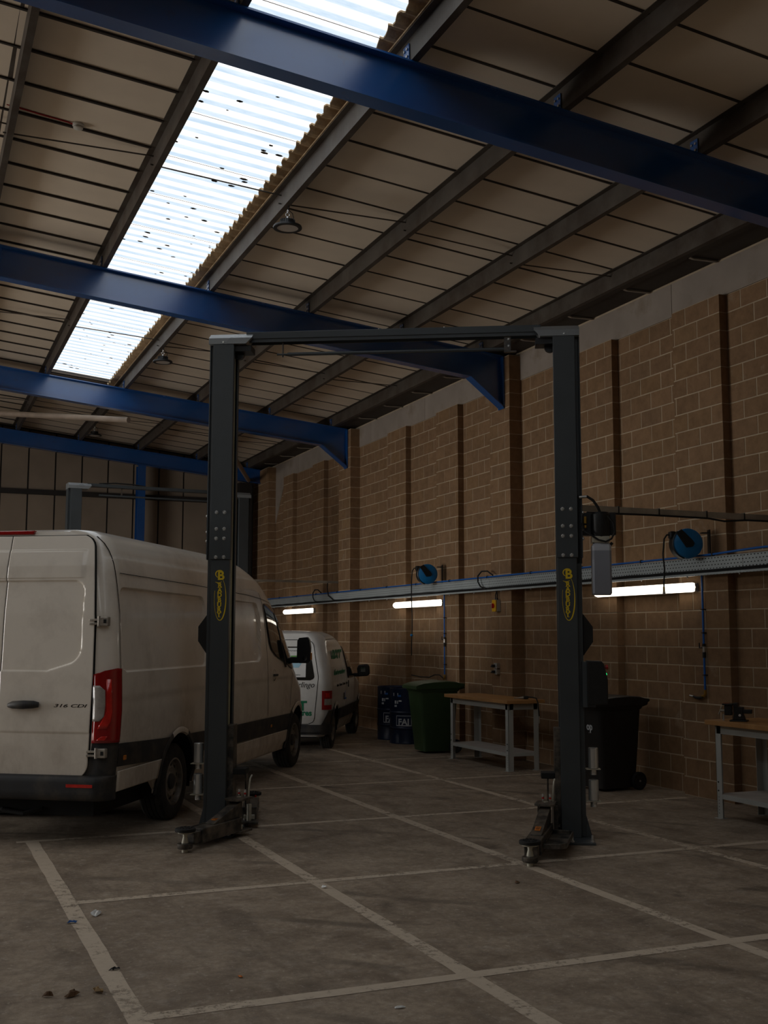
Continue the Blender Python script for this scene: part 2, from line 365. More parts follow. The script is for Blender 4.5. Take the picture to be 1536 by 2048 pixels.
for b in blocks[:300]:
    key = (round(b[4]-b[1], 3), round(b[5]-b[2], 3), round(b[3]-b[0], 2))
    if key not in cache:
        q = MB(); bevel_box(q, 0, 0, 0, key[2], key[0], key[1]); cache[key] = q.mesh('block', 'block_face')
    inst('block', cache[key], wr, (b[0], b[1], b[2]))
q = MB()
for b in blocks[300:]: bevel_box(q, *b)
tag(q.build('distant_blocks', 'block_face', wr), kind='stuff')
# white boards above the blocks
tb = thing('trim_1', 'pale painted board strip above the block wall', None, (XW-.012, 0, 5.4), kind='structure')
yb = 6.0; k = 0
while yb < 26.9:
    w = min(2.44 if k % 3 else 1.9, 26.9-yb); MB().box(0, .004, 0, .02, w-.004, .39).build('board', 'white_board', tb, loc=(0, yb, 0)); yb += w; k += 1
MB().prism([(0, 24.9, 0), (0, 25.62, 0), (0, 25.62, -1.0)], (.016, 0, 0)).build('corner_patch', 'white_board', tb)
# --- gable wall
wg = MB().prism([(2*RIDGE-8.2, YG+.02, 0), (8.2, YG+.02, 0), (8.2, YG+.02, zroof(8.2, .3)), (RIDGE, YG+.02, zroof(RIDGE, .3)), (2*RIDGE-8.2, YG+.02, zroof(8.2, .3))], (0, .28, 0)).build('wall_back', 'dark_rail'); struct(wg, 'far gable wall lined with tall grey boards')
gx = 1.784-.6085*5
while gx < 7.7:
    for z0, z1 in ((0, 2.2), (2.2, 4.98), (5.08, zroof(gx+.6, .3))):
        a, b_ = gx+.018, min(gx+.59, 7.78)
        if b_ > a+.05 : MB().hexa([(a, YG, z0), (b_, YG, z0), (b_, YG+.03, z0), (a, YG+.03, z0), (a, YG, z1 if z0 < 5 else zroof(a, .3)), (b_, YG, z1 if z0 < 5 else zroof(b_, .3)), (b_, YG+.03, z1 if z0 < 5 else zroof(b_, .3)), (a, YG+.03, z1 if z0 < 5 else zroof(a, .3))]).build('panel', 'gable_board', wg)
    gx += .6085
for z in (1.2, 2.6, 4.975): MB().box(XLW if False else -9, YG-.12, z, 7.78, YG-.002, z+.11).build('sheeting_rail', 'dark_rail', wg)
MB().hexa([(RIDGE, YG-.1, zroof(RIDGE, .18)), (7.7, YG-.1, zroof(7.7, .18)), (7.7, YG-.002, zroof(7.7, .18)), (RIDGE, YG-.002, zroof(RIDGE, .18)), (RIDGE, YG-.1, zroof(RIDGE, .27)), (7.7, YG-.1, zroof(7.7, .27)), (7.7, YG-.002, zroof(7.7, .27)), (RIDGE, YG-.002, zroof(RIDGE, .27))]).build('top_rail', 'dark_rail', wg)
# --- walls out of view (the far side wall with an opening added for daylight, and the wall behind the camera)
XLW = 2*RIDGE-8
FILL_OPENINGS = [(12.5, 17.8)]; DZ = 4.7  # opening added in the unseen wall, placed and sized for fill daylight
wf = MB(); y = -8.2
for a, b_ in FILL_OPENINGS: wf.box(XLW-.25, y, 0, XLW, a, 6.6); wf.box(XLW-.25, a, DZ, XLW, b_, 6.6); y = b_
wf.box(XLW-.25, y, 0, XLW, 27.3, 6.6)
struct(wf.build('wall_left', 'plain_wall'), 'far side wall out of view with an opening added for daylight')
struct(MB().prism([(XLW, -8, 0), (8.2, -8, 0), (8.2, -8, zroof(8.2, .3)), (RIDGE, -8, zroof(RIDGE, .3)), (XLW, -8, zroof(8.2, .3))], (0, -.3, 0)).build('wall_front', 'plain_wall'), 'plain wall behind the camera')
for i, (a, b_) in enumerate(FILL_OPENINGS): portal('fill_opening_portal', (XLW-.2, (a+b_)/2, DZ/2), (radians(90), 0, radians(-90)), b_-a, DZ)
# --- roof
SKX0, SKX1, SKY0, SKY1 = 2.02, 3.30, -4.9, 21.3
def slab(b, x0, x1, y0, y1, dz0, dz1):
    b.hexa([(x0, y0, zroof(x0, dz0)), (x1, y0, zroof(x1, dz0)), (x1, y1, zroof(x1, dz0)), (x0, y1, zroof(x0, dz0)), (x0, y0, zroof(x0, dz1)), (x1, y0, zroof(x1, dz1)), (x1, y1, zroof(x1, dz1)), (x0, y1, zroof(x0, dz1))])
rb = MB()
slab(rb, RIDGE, SKX0, -8.3, 27.3, .30, .36); slab(rb, 3.62, 8.35, -8.3, 27.3, .30, .36)
slab(rb, SKX0, 3.62, SKY1, 27.3, .30, .36); slab(rb, SKX0, 3.62, -8.3, SKY0, .30, .36)
rb.hexa([(SKX0, SKY0, zroof(SKX0, .30)), (SKX0+.001, SKY0, zroof(SKX0, .30)), (SKX0+.001, SKY1, zroof(SKX0, .30)), (SKX0, SKY1, zroof(SKX0, .30)), (SKX0, SKY0, zroof(SKX0, .36)), (SKX0+.001, SKY0, zroof(SKX0, .36)), (SKX0+.001, SKY1, zroof(SKX0, .36)), (SKX0, SKY1, zroof(SKX0, .36))])
m0, m1 = 2*RIDGE-SKX0, 2*RIDGE-SKX1               # mirrored rooflight on the far slope
slab(rb, m0, RIDGE, -8.3, 27.3, .30, .36); slab(rb, XLW-.3, m1, -8.3, 27.3, .30, .36); slab(rb, m1, m0, SKY1, 27.3, .30, .36); slab(rb, m1, m0, -8.3, SKY0, .30, .36)
ce = rb.build('ceiling', 'roof_sheet'); struct(ce, 'sloping roof lined with pale boards between steel purlins')
PURL = [-.735, .65, 2.045, 3.427, 4.81, 6.21, 7.47]
TP, T0 = .615, 9.465-.615*9
sl_ang = math.atan(SL)
prn = random.Random(5)
pm = {}
def panel(x0, x1, y0, y1):
    w, l = (x1-x0)/cos(sl_ang), y1-y0; key = (round(w, 3), round(l, 3))
    if key not in pm: pm[key] = MB().box(0, 0, 0, w, l, .03).mesh('panel', 'lining_board')
    inst('panel', pm[key], ce, (x0, y0, zroof(x0, .2+prn.uniform(-.002, .003))), (prn.uniform(-.002, .002), sl_ang+prn.uniform(-.0015, .0015), 0))
yj = [T0+TP*i for i in range(0, 40) if T0+TP*i < 26.9]+[26.93]
for i, (y0, y1) in enumerate(zip(yj, yj[1:])):
    for x0, x1 in ((-.67, .68), (.71, 2.0), (3.46, 4.83), (4.86, 6.23), (6.26, 7.5)):
        panel(x0, x1, y0+.008, y1-.008)
    if y0 > SKY1-.3: panel(2.03, 3.44, max(y0, SKY1)+.008, y1-.008)
tm = {}
for y0 in yj:
    for x0, x1 in ((-.7, 2.0), (3.45, 7.5))+(((2.02, 3.44),) if y0 > SKY1 else ()):
        key = round(x1-x0, 2)
        if key not in tm: tm[key] = MB().box(0, -.014, -.006, (x1-x0)/cos(sl_ang), .014, .012).mesh('joint_tee', 'lining_tee')
        inst('joint_tee', tm[key], ce, (x0, y0, zroof(x0, .2)), (0, sl_ang, 0))
# purlins (zed sections on the rafters)
for i, x in enumerate(PURL, 1):
    b = MB(); z = zroof(x); t = .005; y0, y1 = -8, 26.9
    b.box(x, y0, z, x+t, y1, z+.2); b.box(x+t, y0, z, x+.062, y1, z+t); b.box(x+.058, y0, z+t, x+.062, y1, z+.018)
    b.box(x-.057, y0, z+.2-t, x, y1, z+.2)
    struct(b.build('purlin', 'galvanised'), 'steel purlin running the length of the roof, %s' % ('beside the rooflight on its wall side' if i == 4 else 'beside the rooflight on its far side' if i == 3 else 'number %d up from the eaves' % (8-i)))
b = MB().box(3.36, SKY0, zroof(3.4, .2), 3.425, SKY1, zroof(3.4, .212)).build('closer_strip', 'fibre_cement', ce)
# sag rods in the middle of each bay
mat('rod_steel', '57504a', .55, metal=.4, var=.2)
rods = thing('sag_rod_line', None, None, kind='structure'); rods['label'] = 'thin steel sag rods linking the purlins'
for yc in (4.4, 10.86, 17.2, 23.6):
    for i in range(len(PURL)-1):
        a, c = PURL[i], PURL[i+1]; s = (-1)**i*.07
        MB().cyl((a-.03, yc-s, zroof(a, .06)), (c+.03, yc+s, zroof(c, .15)), .008, n=8).build('sag_rod', 'rod_steel', rods)
# rooflight: corrugated translucent sheets
PITCHC = .207
def corr(y): return .009*(abs(((y/PITCHC) % 1)*2-1)*2-1 if False else cos(2*pi*y/PITCHC))
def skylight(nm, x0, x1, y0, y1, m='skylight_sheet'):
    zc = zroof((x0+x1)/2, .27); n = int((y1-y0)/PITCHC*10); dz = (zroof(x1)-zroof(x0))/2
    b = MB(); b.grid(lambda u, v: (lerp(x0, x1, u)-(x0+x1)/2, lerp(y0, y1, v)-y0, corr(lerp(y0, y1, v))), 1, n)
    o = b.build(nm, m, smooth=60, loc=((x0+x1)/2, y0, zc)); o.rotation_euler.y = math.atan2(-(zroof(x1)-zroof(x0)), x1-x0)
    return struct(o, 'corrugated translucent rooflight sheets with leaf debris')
mat('dead_leaf', '5a4028', .9, var=.4, scale=9); mat('leaf_pale', '9c8058', .9, var=.4, scale=9)
def thin_mat(name, through, face):                   # thin things seen against the sky let a little light through
    m, nt, N, L, P = new_mat(name); N.remove(P)
    t = N.new('ShaderNodeBsdfTransparent'); t.inputs['Color'].default_value = through+(1,); d = N.new('ShaderNodeBsdfDiffuse'); d.inputs['Color'].default_value = rgb(face)
    x = N.new('ShaderNodeMixShader'); x.inputs[0].default_value = .5; L.new(t.outputs[0], x.inputs[1]); L.new(d.outputs[0], x.inputs[2]); L.new(x.outputs[0], N['Material Output'].inputs['Surface'])
thin_mat('lap_dirt', (.22, .15, .08), 'a8743f'); thin_mat('sky_leaf', (.035, .02, .009), '5a4028'); thin_mat('sky_leaf_pale', (.12, .085, .045), '9c8058')
bays = [(-4.9, 1.3), (1.3, 7.65), (7.65, 14.06), (14.06, 21.3)]
lr = random.Random(11)
for i, (a, b_) in enumerate(bays):
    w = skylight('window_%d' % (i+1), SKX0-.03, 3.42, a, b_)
    y = math.ceil(a/PITCHC+.5)*PITCHC
    while y < b_-.2:
        MB().box(-.72, y-a-.005, .0100, .72, y-a+.003, .0112).build('sheet_lap', 'lap_dirt', w); y += PITCHC*5
    if i >= 1:
        for k in range(44):                          # dead leaves and debris on the sheet
            lx, ly = lr.uniform(-.55, .6), lr.uniform(.2, b_-a-.2); s = lr.uniform(.012, .045)*(1.3 if i == 1 else 1); a_ = lr.uniform(0, 6.3)
            pts = [(lx+s*cos(a_+t)*lr.uniform(.6, 1.2), ly+s*.55*sin(a_+t), corr(a+ly)+.006) for t in (0, 1, 2, 3.1, 4.2, 5.2)]
            MB().prism(pts, (0, 0, .003)).build('dead_leaf', 'sky_leaf' if k % 3 else 'sky_leaf_pale', w)
skylight('window_5', m1, m0, SKY0, SKY1, 'fill_sheet')  # unseen far-slope rooflight, sheet made clearer to add fill daylight
portal('rooflight_portal', ((SKX0+SKX1)/2, (SKY0+SKY1)/2, zroof(2.7, .42)), (0, 0, 0), SKX1-SKX0+.25, SKY1-SKY0)
portal('far_rooflight_portal', ((m0+m1)/2, (SKY0+SKY1)/2, zroof((m0+m1)/2, .42)), (0, 0, 0), SKX1-SKX0, SKY1-SKY0)
# corrugated roof sheet edge beside the rooflight
b = MB(); n = int((SKY1-SKY0)/PITCHC*8)
er = random.Random(9); jit = [er.uniform(-.012, .012) for _ in range(n+1)]
def edge_pt(u, v, t):
    y = lerp(SKY0, SKY1, v); x = lerp(3.268+jit[int(round(v*n))], 3.66, u); return (x, y, zroof(x, .262-.028*(1-u)*0)+.03*cos(2*pi*y/PITCHC)-t)
b.grid(lambda u, v: edge_pt(u, v, 0), 1, n); b.grid(lambda u, v: edge_pt(1-u, v, .014), 1, n)
b.grid(lambda u, v: edge_pt(0, v, .014*(1-u)), 1, n)
b.build('roof_sheet_edge', 'fibre_cement', ce)
# --- portal frames
mat('bolt_steel', 'b9b6b0', .35, metal=.9, var=.1)
def frame(yf, label, gable=False, hz=.405):
    r = thing('roof_beam', label, None, (0, yf, 0), kind='structure'); fw, ft, wt = .165, .016, .009; yc = fw/2
    def zt(x): return zroof(x)
    x0, x1 = RIDGE, XB-.004
    def flange(z0f, xa, xb, t, nm):
        MB().hexa([(xa, 0, z0f(xa)), (xb, 0, z0f(xb)), (xb, fw, z0f(xb)), (xa, fw, z0f(xa)), (xa, 0, z0f(xa)+t), (xb, 0, z0f(xb)+t), (xb, fw, z0f(xb)+t), (xa, fw, z0f(xa)+t)]).build(nm, 'blue_paint', r)
    xk = x1 if gable else 7.25
    flange(lambda x: zt(x)-ft, x0, x1, ft, 'top_flange'); flange(lambda x: zt(x)-hz, x0, xk, ft, 'bottom_flange')
    poly = [(x0, yc-wt/2, zt(x0)-hz+ft), (xk, yc-wt/2, zt(xk)-hz+ft)]
    if not gable: poly.append((x1, yc-wt/2, 5.0+.02))
    else: pass
    poly += [(x1, yc-wt/2, zt(x1)-ft), (x0, yc-wt/2, zt(x0)-ft)]
    MB().prism(poly, (0, wt, 0)).build('web', 'blue_paint', r)
    if not gable:
        z0 = zt(7.25)-hz
        MB().hexa([(7.25, 0, z0), (x1, 0, 5.0), (x1, fw, 5.0), (7.25, fw, z0), (7.25+.012, 0, z0+ft), (x1, 0, 5.0+.02), (x1, fw, 5.0+.02), (7.25+.012, fw, z0+ft)]).build('haunch_flange', 'blue_paint', r)
        MB().box(x1-.02, .0, 4.99, x1, fw, zt(x1)).build('end_plate', 'blue_paint', r)
    # far slope
    MB().hexa([(XLW, 0, zroof(XLW)-hz), (x0, 0, zt(x0)-hz), (x0, fw, zt(x0)-hz), (XLW, fw, zroof(XLW)-hz), (XLW, 0, zroof(XLW)), (x0, 0, zt(x0)), (x0, fw, zt(x0)), (XLW, fw, zroof(XLW))]).build('far_rafter', 'blue_paint', r)
    for x in PURL[1:]:                                # cleats
        c = MB().box(x-.012, yc-.05, zt(x), x-.004, yc+.05, zt(x)+.15).build('cleat', 'blue_paint', r)
        for dy in (-.025, .025):
            for dz in (.05, .11): MB().cyl((x-.022, yc+dy, zt(x)+dz), (x-.012, yc+dy, zt(x)+dz), .011, n=6).build('bolt', 'bolt_steel', c)
    return r
frame(1.25, 'blue steel rafter out of sight overhead')
frame(7.57, 'blue steel rafter nearest the camera crossing the rooflight')
frame(13.977, 'blue steel rafter with haunch ending above the two-post lift')
frame(20.292, 'blue steel rafter with haunch in front of the gable bay')
frame(26.25, 'dark blue rafter against the gable wall', True, .34)
# gable column
gc = MB().box(4.82, 26.35, 0, 5.0, 26.366, 5.72); gc.box(4.82, 26.6, 0, 5.0, 26.616, 5.72); gc.box(4.905, 26.36, 0, 4.915, 26.61, 5.72)
struct(gc.build('column', 'blue_paint'), 'blue steel gable column behind the white van')
gc = MB().box(7.3, 26.35, 0, 7.62, 26.6, 5.45)
struct(gc.build('column', 'dark_rail'), 'dark corner column beside the block wall')
# braces
struct(MB().cyl((3.55, 20.5, 5.66), (-1.2, 26.2, 6.62), .055, n=16).build('brace', 'brace_tube', smooth=40), 'pale tubular roof brace behind the third rafter')
struct(MB().cyl((6.35, 23.5, 5.62), (7.5, 26.3, 5.5), .05, n=14).build('brace', 'brace_tube', smooth=40), 'tubular brace in the far corner by the block wall')
# --- eaves gutter
gt = thing('trim_2', 'dark rusty eaves gutter along the block wall', None, (0, 0, 0), kind='structure')
MB().box(7.62, -8, 5.83, 7.63, 26.9, 6.1).build('gutter_side', 'gutter_metal', gt); MB().box(7.62, -8, 5.82, 8.05, 26.9, 5.83).build('gutter_sole', 'gutter_metal', gt)
MB().box(7.535, -8, 5.80, 7.62, 26.9, 5.806).build('eaves_lip', 'gutter_metal', gt)
y = 8.3
while y < 26.5:
    b = MB().box(7.600, y, 5.80, 7.612, y+.035, 5.98); b.bar((7.606, y+.0175, 5.81), (7.67, y+.0175, 5.795), .035, .012); b.bar((7.67, y+.0175, 5.795), (7.99, y+.0175, 5.805), .035, .012)
    b.build('gutter_bracket', 'bracket_metal', gt); y += 1.22

# ------------------------------------------------------------------ two-post lifts
mat('lift_paint', '42474a', .42, var=.1, scale=3, bump=.04, bscale=45, rvar=.08, col2='5a5148', thr=.74, soft=.08, sscale=4)
mat('lift_cap_lit', '84888a', .3, var=.08, scale=3)  # skylight brightness on the caps put into a lighter colour
mat('arm_black', '2c2b29', .42, var=.3, scale=9, bump=.08, bscale=40, col2='766b5e', thr=.55, soft=.14, sscale=9)
mat('black_rubber', '141312', .8, var=.3, scale=20, bump=.2, bscale=60)
mat('chrome', 'd8d8d5', .26, metal=.65, var=.06, scale=6)
mat('cable_steel', 'c4c0b0', .35, metal=.4, var=.15, scale=20)
mat('chain_yellow', 'b5ab84', .5, var=.2)
mat('logo_yellow', 'e8c81e', .5, var=.08, scale=10)
mat('label_orange', 'cf7420', .55, var=.1, scale=10)
mat('black_plastic', '171717', .45, var=.2, scale=10, bump=.03)
mat('red_plastic', 'b01a14', .35, var=.1)
mat('tank_plastic', 'b9bcc4', .45, var=.06, scale=3)
mat('tank_oil', '8f939d', .45, var=.06, scale=3)
mat('green_led', '20d070', .3, emit='20ff88', estr=2.5)
mat('brass', 'c09a4a', .3, metal=.9)
mat('red_band', 'c01818', .4)
bolt_me = MB().cyl((0, 0, 0), (0, -.006, 0), .017, .017, 14).cyl((0, -.006, 0), (0, -.014, 0), .013, .009, 12).mesh('bolt', 'chrome')
anch_me = MB().cyl((0, 0, 0), (0, 0, .012), .018, n=6).cyl((0, 0, .012), (0, 0, .055), .009, n=8).mesh('anchor_bolt', 'chrome')
glyph = {}
def bradbury(parent, x, y):
    """stacked yellow lettering with the big initial and the long swash, on a face looking to -y"""
    lg = bpy.data.objects.new('logo', None); COL.objects.link(lg); lg.parent = parent; lg.location = (x, y, 0)
    rot = (radians(90), 0, 0)
    def letter(ch, z, size, dx=0, bold=.0022):
        k = (ch, size)
        if k not in glyph: glyph[k] = text_mesh(ch, size, 'logo_yellow', bold=bold, depth=.001)
        inst('letter', glyph[k], lg, (dx, -.001, z), rot)
    letter('B', 2.252, .112, .010, .0035)
    for i, ch in enumerate('RADBURY'):
        z = 2.166-i*.0435; letter(ch, z, .056, .002-.0008*i)
        def sf(x0, z0, x1, z1): MB().box(x0, -.002, z0, x1, 0, z1).build('serif', 'logo_yellow', lg)
        if ch == 'Y': sf(-.009, z-.0225, .011, z-.0185)
        elif ch != 'U': sf(-.019, z-.0205, -.004, z-.0165)
        if ch in 'RA': sf(.004, z-.0205, .021, z-.0165)
        if ch in 'UY': sf(-.021, z+.0150, -.004, z+.0185); sf(.006, z+.0150, .021, z+.0185)
        if ch in 'RDB': sf(-.021, z+.0150, -.008, z+.0185)
    def ribbon(pts, ws, nm):
        b = MB(); n = len(pts); v = []
        for i, (px, pz) in enumerate(pts):
            a, c = pts[max(i-1, 0)], pts[min(i+1, n-1)]; d = Vector((c[0]-a[0], 0, c[1]-a[1])).normalized(); nn = Vector((-d.z, 0, d.x))*ws[i]/2
            v += [Vector((px, -.0015, pz))+nn, Vector((px, -.0015, pz))-nn]
        b.add(v, [(2*i, 2*i+1, 2*i+3, 2*i+2) for i in range(n-1)]); b.build(nm, 'logo_yellow', lg)
    N_ = 40; pts = []; ws = []
    for i in range(N_+1):
        t = i/N_; a = lerp(radians(66), radians(-203), t)
        pts.append((.006+.053*cos(a), 2.045+.190*sin(a))); ws.append(.003+.0075*sin(pi*min(1, t*1.25))**2)
    ribbon(pts, ws, 'swash')
    pts = [(.012+.040*cos(a)-.010, 2.268+.034*sin(a)) for a in [radians(60+i*9) for i in range(22)]]
    ribbon(pts, [.003+.006*sin(pi*i/21) for i in range(22)], 'initial_curl')
    ribbon([(-.040, 2.197), (-.02, 2.190), (0, 2.190), (.02, 2.2)], [.003, .006, .006, .003], 'initial_foot')
def column(root, u0, s, ht, full=True):
    """column whose outer front corner is at u0; s = +1 when the inner side lies at +u"""
    U = lambda a: u0+s*a
    c = bpy.data.objects.new('post', None); COL.objects.link(c); c.parent = root
    def bx(nm, a0, v0, z0, a1, v1, z1, m='lift_paint', bev=.004): return MB().box(U(a0), v0, z0, U(a1), v1, z1).build(nm, m, c, bev=bev)
    D = .27
    b = MB().box(U(0), 0, .02, U(.166), .012, ht); b.box(U(0), .012, .02, U(.012), D-.012, ht); b.box(U(0), D-.012, .02, U(.166), D, ht)
    b.box(U(.154), .012, .02, U(.166), .055, ht); b.box(U(.154), D-.055, .02, U(.166), D-.012, ht)
    b.build('post_channel', 'lift_paint', c, bev=.004)
    bx('post_rib', -.045, .05, .02, 0, .22, ht)
    b = MB().box(U(-.012), -.012, 2.40, U(.178), 0, ht); b.box(U(-.058), .04, 2.40, U(-.046), .23, ht); b.box(U(-.012), 0, 2.40, U(0), .05, ht); b.box(U(.168), 0, 2.40, U(.178), .05, ht)
    b.build('extension_sleeve', 'lift_paint', c, bev=.003)
    if full:
        for z in (2.825, 2.675, 2.588, 2.42):
            for a in (.045, .118): inst('bolt', bolt_me, c, (U(a), -.012, z))
        for z in (2.80, 2.655, 2.57):
            inst('bolt', bolt_me, c, (U(-.058), .07, z), (0, 0, -pi/2*s))
        bradbury(root, U(.0825) if s > 0 else U(.0825), -.0015)
        MB().cyl((U(.156), .072, .9), (U(.156), .072, ht-.1), .007, n=8).build('lift_cable', 'cable_steel', c, smooth=40)
        MB().cyl((U(.150), .15, .9), (U(.150), .15, ht-.1), .008, n=8).build('lift_chain', 'chain_yellow', c, smooth=40)
        b = MB().prism([(U(-.05), .10, 1.915), (U(-.135), .10, 1.80), (U(-.135), .10, 1.67), (U(-.052), .10, 1.55)], (0, .12, 0)); b.build('latch_cover', 'black_plastic', c, bev=.004)
        bx('carriage', .10, .06, .12, .215, .21, .93, 'arm_black')
        bx('door_buffer', .215, .05, .50, .33, .2, .55, 'black_rubber')
    # base plate, gussets, anchors
    b = MB().box(U(-.10), -.24, 0, U(.28), .42, .02); p = b.build('base_plate', 'lift_paint', c, bev=.003)
    for v in (.055, .20): MB().prism([(U(-.045), v, .02), (U(-.095), v, .02), (U(-.047), v, .20)], (0, .012, 0)).build('gusset', 'lift_paint', p)
    for a, v in ((-.075, -.19), (.09, -.20), (.25, -.19), (-.075, .38), (.25, .38)): inst('anchor_bolt', anch_me, p, (U(a), v, .02))
    # cap: upright lip then a slope back
    a0, a1 = -.055, .345
    prof = [(-.018, ht), (-.018, ht+.055), (.05, ht+.105), (.29, ht+.105), (.29, ht)]
    b = MB(); L_ = [Vector((U(a0), v, z)) for v, z in prof]; R_ = [Vector((U(a1 if z > ht+.01 else a1-.055), v, z)) for v, z in prof]
    n = 5; b.add(L_+R_, [tuple(range(n)), tuple(range(2*n-1, n-1, -1))]+[(i, n+i, n+(i+1) % n, (i+1) % n) for i in range(n)])
    b.build('cap', 'lift_cap_lit', c, fix=True)
    if full:
        inst('bolt', bolt_me, c, (U(.08), -.018, ht+.018), None, (.5, .5, .5))
        MB().box(U(.17), .03, ht-.06, U(.33), .2, ht-.005).build('pulley_housing', 'black_plastic', c)
        MB().lathe([(0, -.02), (.05, -.02), (.05, .02), (0, .02)], (U(.2), .12, ht-.07), 'y', 16).build('pulley', 'black_plastic', c, smooth=40)
    return c
def arm(root, nm, pv, pad, zpiv, side, tray=True, simple=False):
    """swing arm from pivot pv to the pad (local u,v); side = which way its foot guard sits"""
    a = bpy.data.objects.new(nm, None); COL.objects.link(a); a.parent = root
    p, q = Vector((pv[0], pv[1], 0)), Vector((pad[0], pad[1], 0)); L = (q-p).length; ang = atan2(q.y-p.y, q.x-p.x)
    a.location = (p.x, p.y, 0); a.rotation_euler.z = ang          # local x runs along the arm
    w = .066
    # pivot clevis: two plates, side cheeks, pin
    for z0, z1, nme in ((.035, .055, 'clevis_bottom'), (.305, .325, 'clevis_top'))[:1 if simple else 2]:
        MB().prism([(-.09, -.085, z0), (.10, -.085, z0), (.13, -.05, z0), (.13, .05, z0), (.10, .085, z0), (-.09, .085, z0)], (0, 0, z1-z0)).build(nme, 'arm_black', a, bev=.003)
    MB().cyl((0, 0, .04), (0, 0, .2 if simple else .33), .022, n=16).build('pivot_pin', 'cable_steel', a, smooth=40)
    if not simple: MB().box(-.085, -.08, .055, -.065, -.02, .305).build('clevis_web', 'arm_black', a)
    for dy in () if simple else (-.03, .03): 
        MB().cyl((-.05, dy, .325), (-.05, dy, .36), .006, n=8).cyl((-.05, dy, .36), (-.05, dy, .385), .010, n=10).build('release_pin', 'chrome', a, smooth=40)
        MB().cyl((-.05, dy, .345), (-.05, dy, .358), .0105, n=10).build('release_band', 'red_band', a, smooth=40)
    if not simple: MB().tube([(-.075, .05, .32), (-.08, .055, .42), (-.085, .06, .48), (-.105, .065, .505)], .008, 8).build('release_handle', 'cable_steel', a, smooth=40)
    MB().box(.02, -.05, .06, .09, .05, .1).build('lock_block', 'cable_steel', a, bev=.004)
    # outer tube, raised spine plate, inner extension
    b = MB().box(.06, -w, .05, L-.16, w, .165); b.build('outer_tube', 'arm_black', a, bev=.006)
    MB().box(.06, -w-.004, .108, L-.16, -w, .112).box(.06, w, .108, L-.16, w+.004, .112).build('tube_rib', 'arm_black', a)
    x1 = L-.36
    if not simple: MB().hexa([(.02, -.045, .165), (x1, -.045, .165), (x1, .045, .165), (.02, .045, .165), (.02, -.045, .30), (x1, -.045, .172), (x1, .045, .172), (.02, .045, .30)]).build('spine_plate', 'arm_black', a, bev=.003)
    t = .86*x1; zz = lerp(.30, .172, (t-.02)/(x1-.02)); MB().hexa([(t-.075, -.022, zz+.013), (t+.01, -.022, zz-.0015), (t+.01, .022, zz-.0015), (t-.075, .022, zz+.013), (t-.075, -.022, zz+.0165), (t+.01, -.022, zz+.002), (t+.01, .022, zz+.002), (t-.075, .022, zz+.0165)]).build('warning_label', 'label_orange', a) if not simple else None
    for k in () if simple else range(3):
        tx = t-.06+.022*k; zk = zz+.0165-(.0165-.002)*((tx-t+.075)/.085)+.0006; MB().box(tx, -.016, zk-.002, tx+.010, .016, zk).build('label_text', 'dark_rail', a)
    MB().box(L-.2, -w+.014, .062, L-.05, w-.014, .148).build('inner_tube', 'arm_black', a, bev=.005)
    MB().cyl((L-.10, -.03, .13), (L-.10, -.03, .175), .008, n=8).build('stop_pin', 'red_band', a)
    # screw pad
    MB().lathe([(0, .03), (.055, .03), (.062, .04), (.062, .07), (.03, .075), (.03, .075)], (L, 0, 0), n=18).build('pad_socket', 'arm_black', a, smooth=35)
    MB().lathe([(0, .002), (.026, .002), (.026, .06), (.030, .075), (.018, .12), (.022, .15), (.022, .155)], (L, 0, 0), n=16).build('pad_screw', 'cable_steel', a, smooth=35)
    MB().lathe([(.0, .15), (.06, .15), (.068, .158), (.068, .163), (0, .163)], (L, 0, 0), n=24).build('pad_plate', 'cable_steel', a, smooth=35)
    MB().lathe([(0, .163), (.080, .163), (.083, .168), (.083, .186), (.078, .190), (0, .190)], (L, 0, 0), n=24).build('rubber_pad', 'black_rubber', a, smooth=35)
    for k in range(10): MB().box(L+.045*cos(.63*k)-.008, .045*sin(.63*k)-.008, .189, L+.045*cos(.63*k)+.008, .045*sin(.63*k)+.008, .196).build('pad_stud', 'black_rubber', a)
    # foot guard: bent bar round a shallow tray beside the arm
    if tray:
        s = side; x0, x1, y0, y1 = .10, L*.72, w, w+.17
        path = [(x0, s*y0, .10), (x0+.02, s*(y1-.03), .10), (x0+.05, s*y1, .10), (x1-.05, s*y1, .10), (x1, s*(y1-.04), .10), (x1+.02, s*y0, .10)]
        b = MB()
        for i in range(len(path)-1): b.bar(path[i], path[i+1], .012, .04)
        b.build('foot_guard', 'arm_black', a, bev=.003)
        MB().prism([(px, py, .088) for px, py, _ in path], (0, 0, .006)).build('guard_tray', 'arm_black', a)
    return a
def cup(root, u, v, z, nm='height_adapter'):
    b = bpy.data.objects.new(nm, None); COL.objects.link(b); b.parent = root; b.location = (u, v, z)
    MB().lathe([(0, .0), (.028, 0), (.028, .05), (.044, .055), (.044, .225), (.038, .23), (.038, .17), (0, .17)], n=20).build('sleeve', 'chrome', b, smooth=35)
    MB().box(-.06, -.05, .046, .06, .05, .052).build('holder_plate', 'cable_steel', b)
    return b
LROT = radians(-28.676)
lift = thing('two_post_lift', 'tall dark grey two-post vehicle lift with yellow lettering standing beside the large van', 'vehicle lift', (2.475, 9.857, 0), LROT)
HT, WID = 4.378, 3.25
column(lift, 0, 1, HT); column(lift, WID, -1, HT)
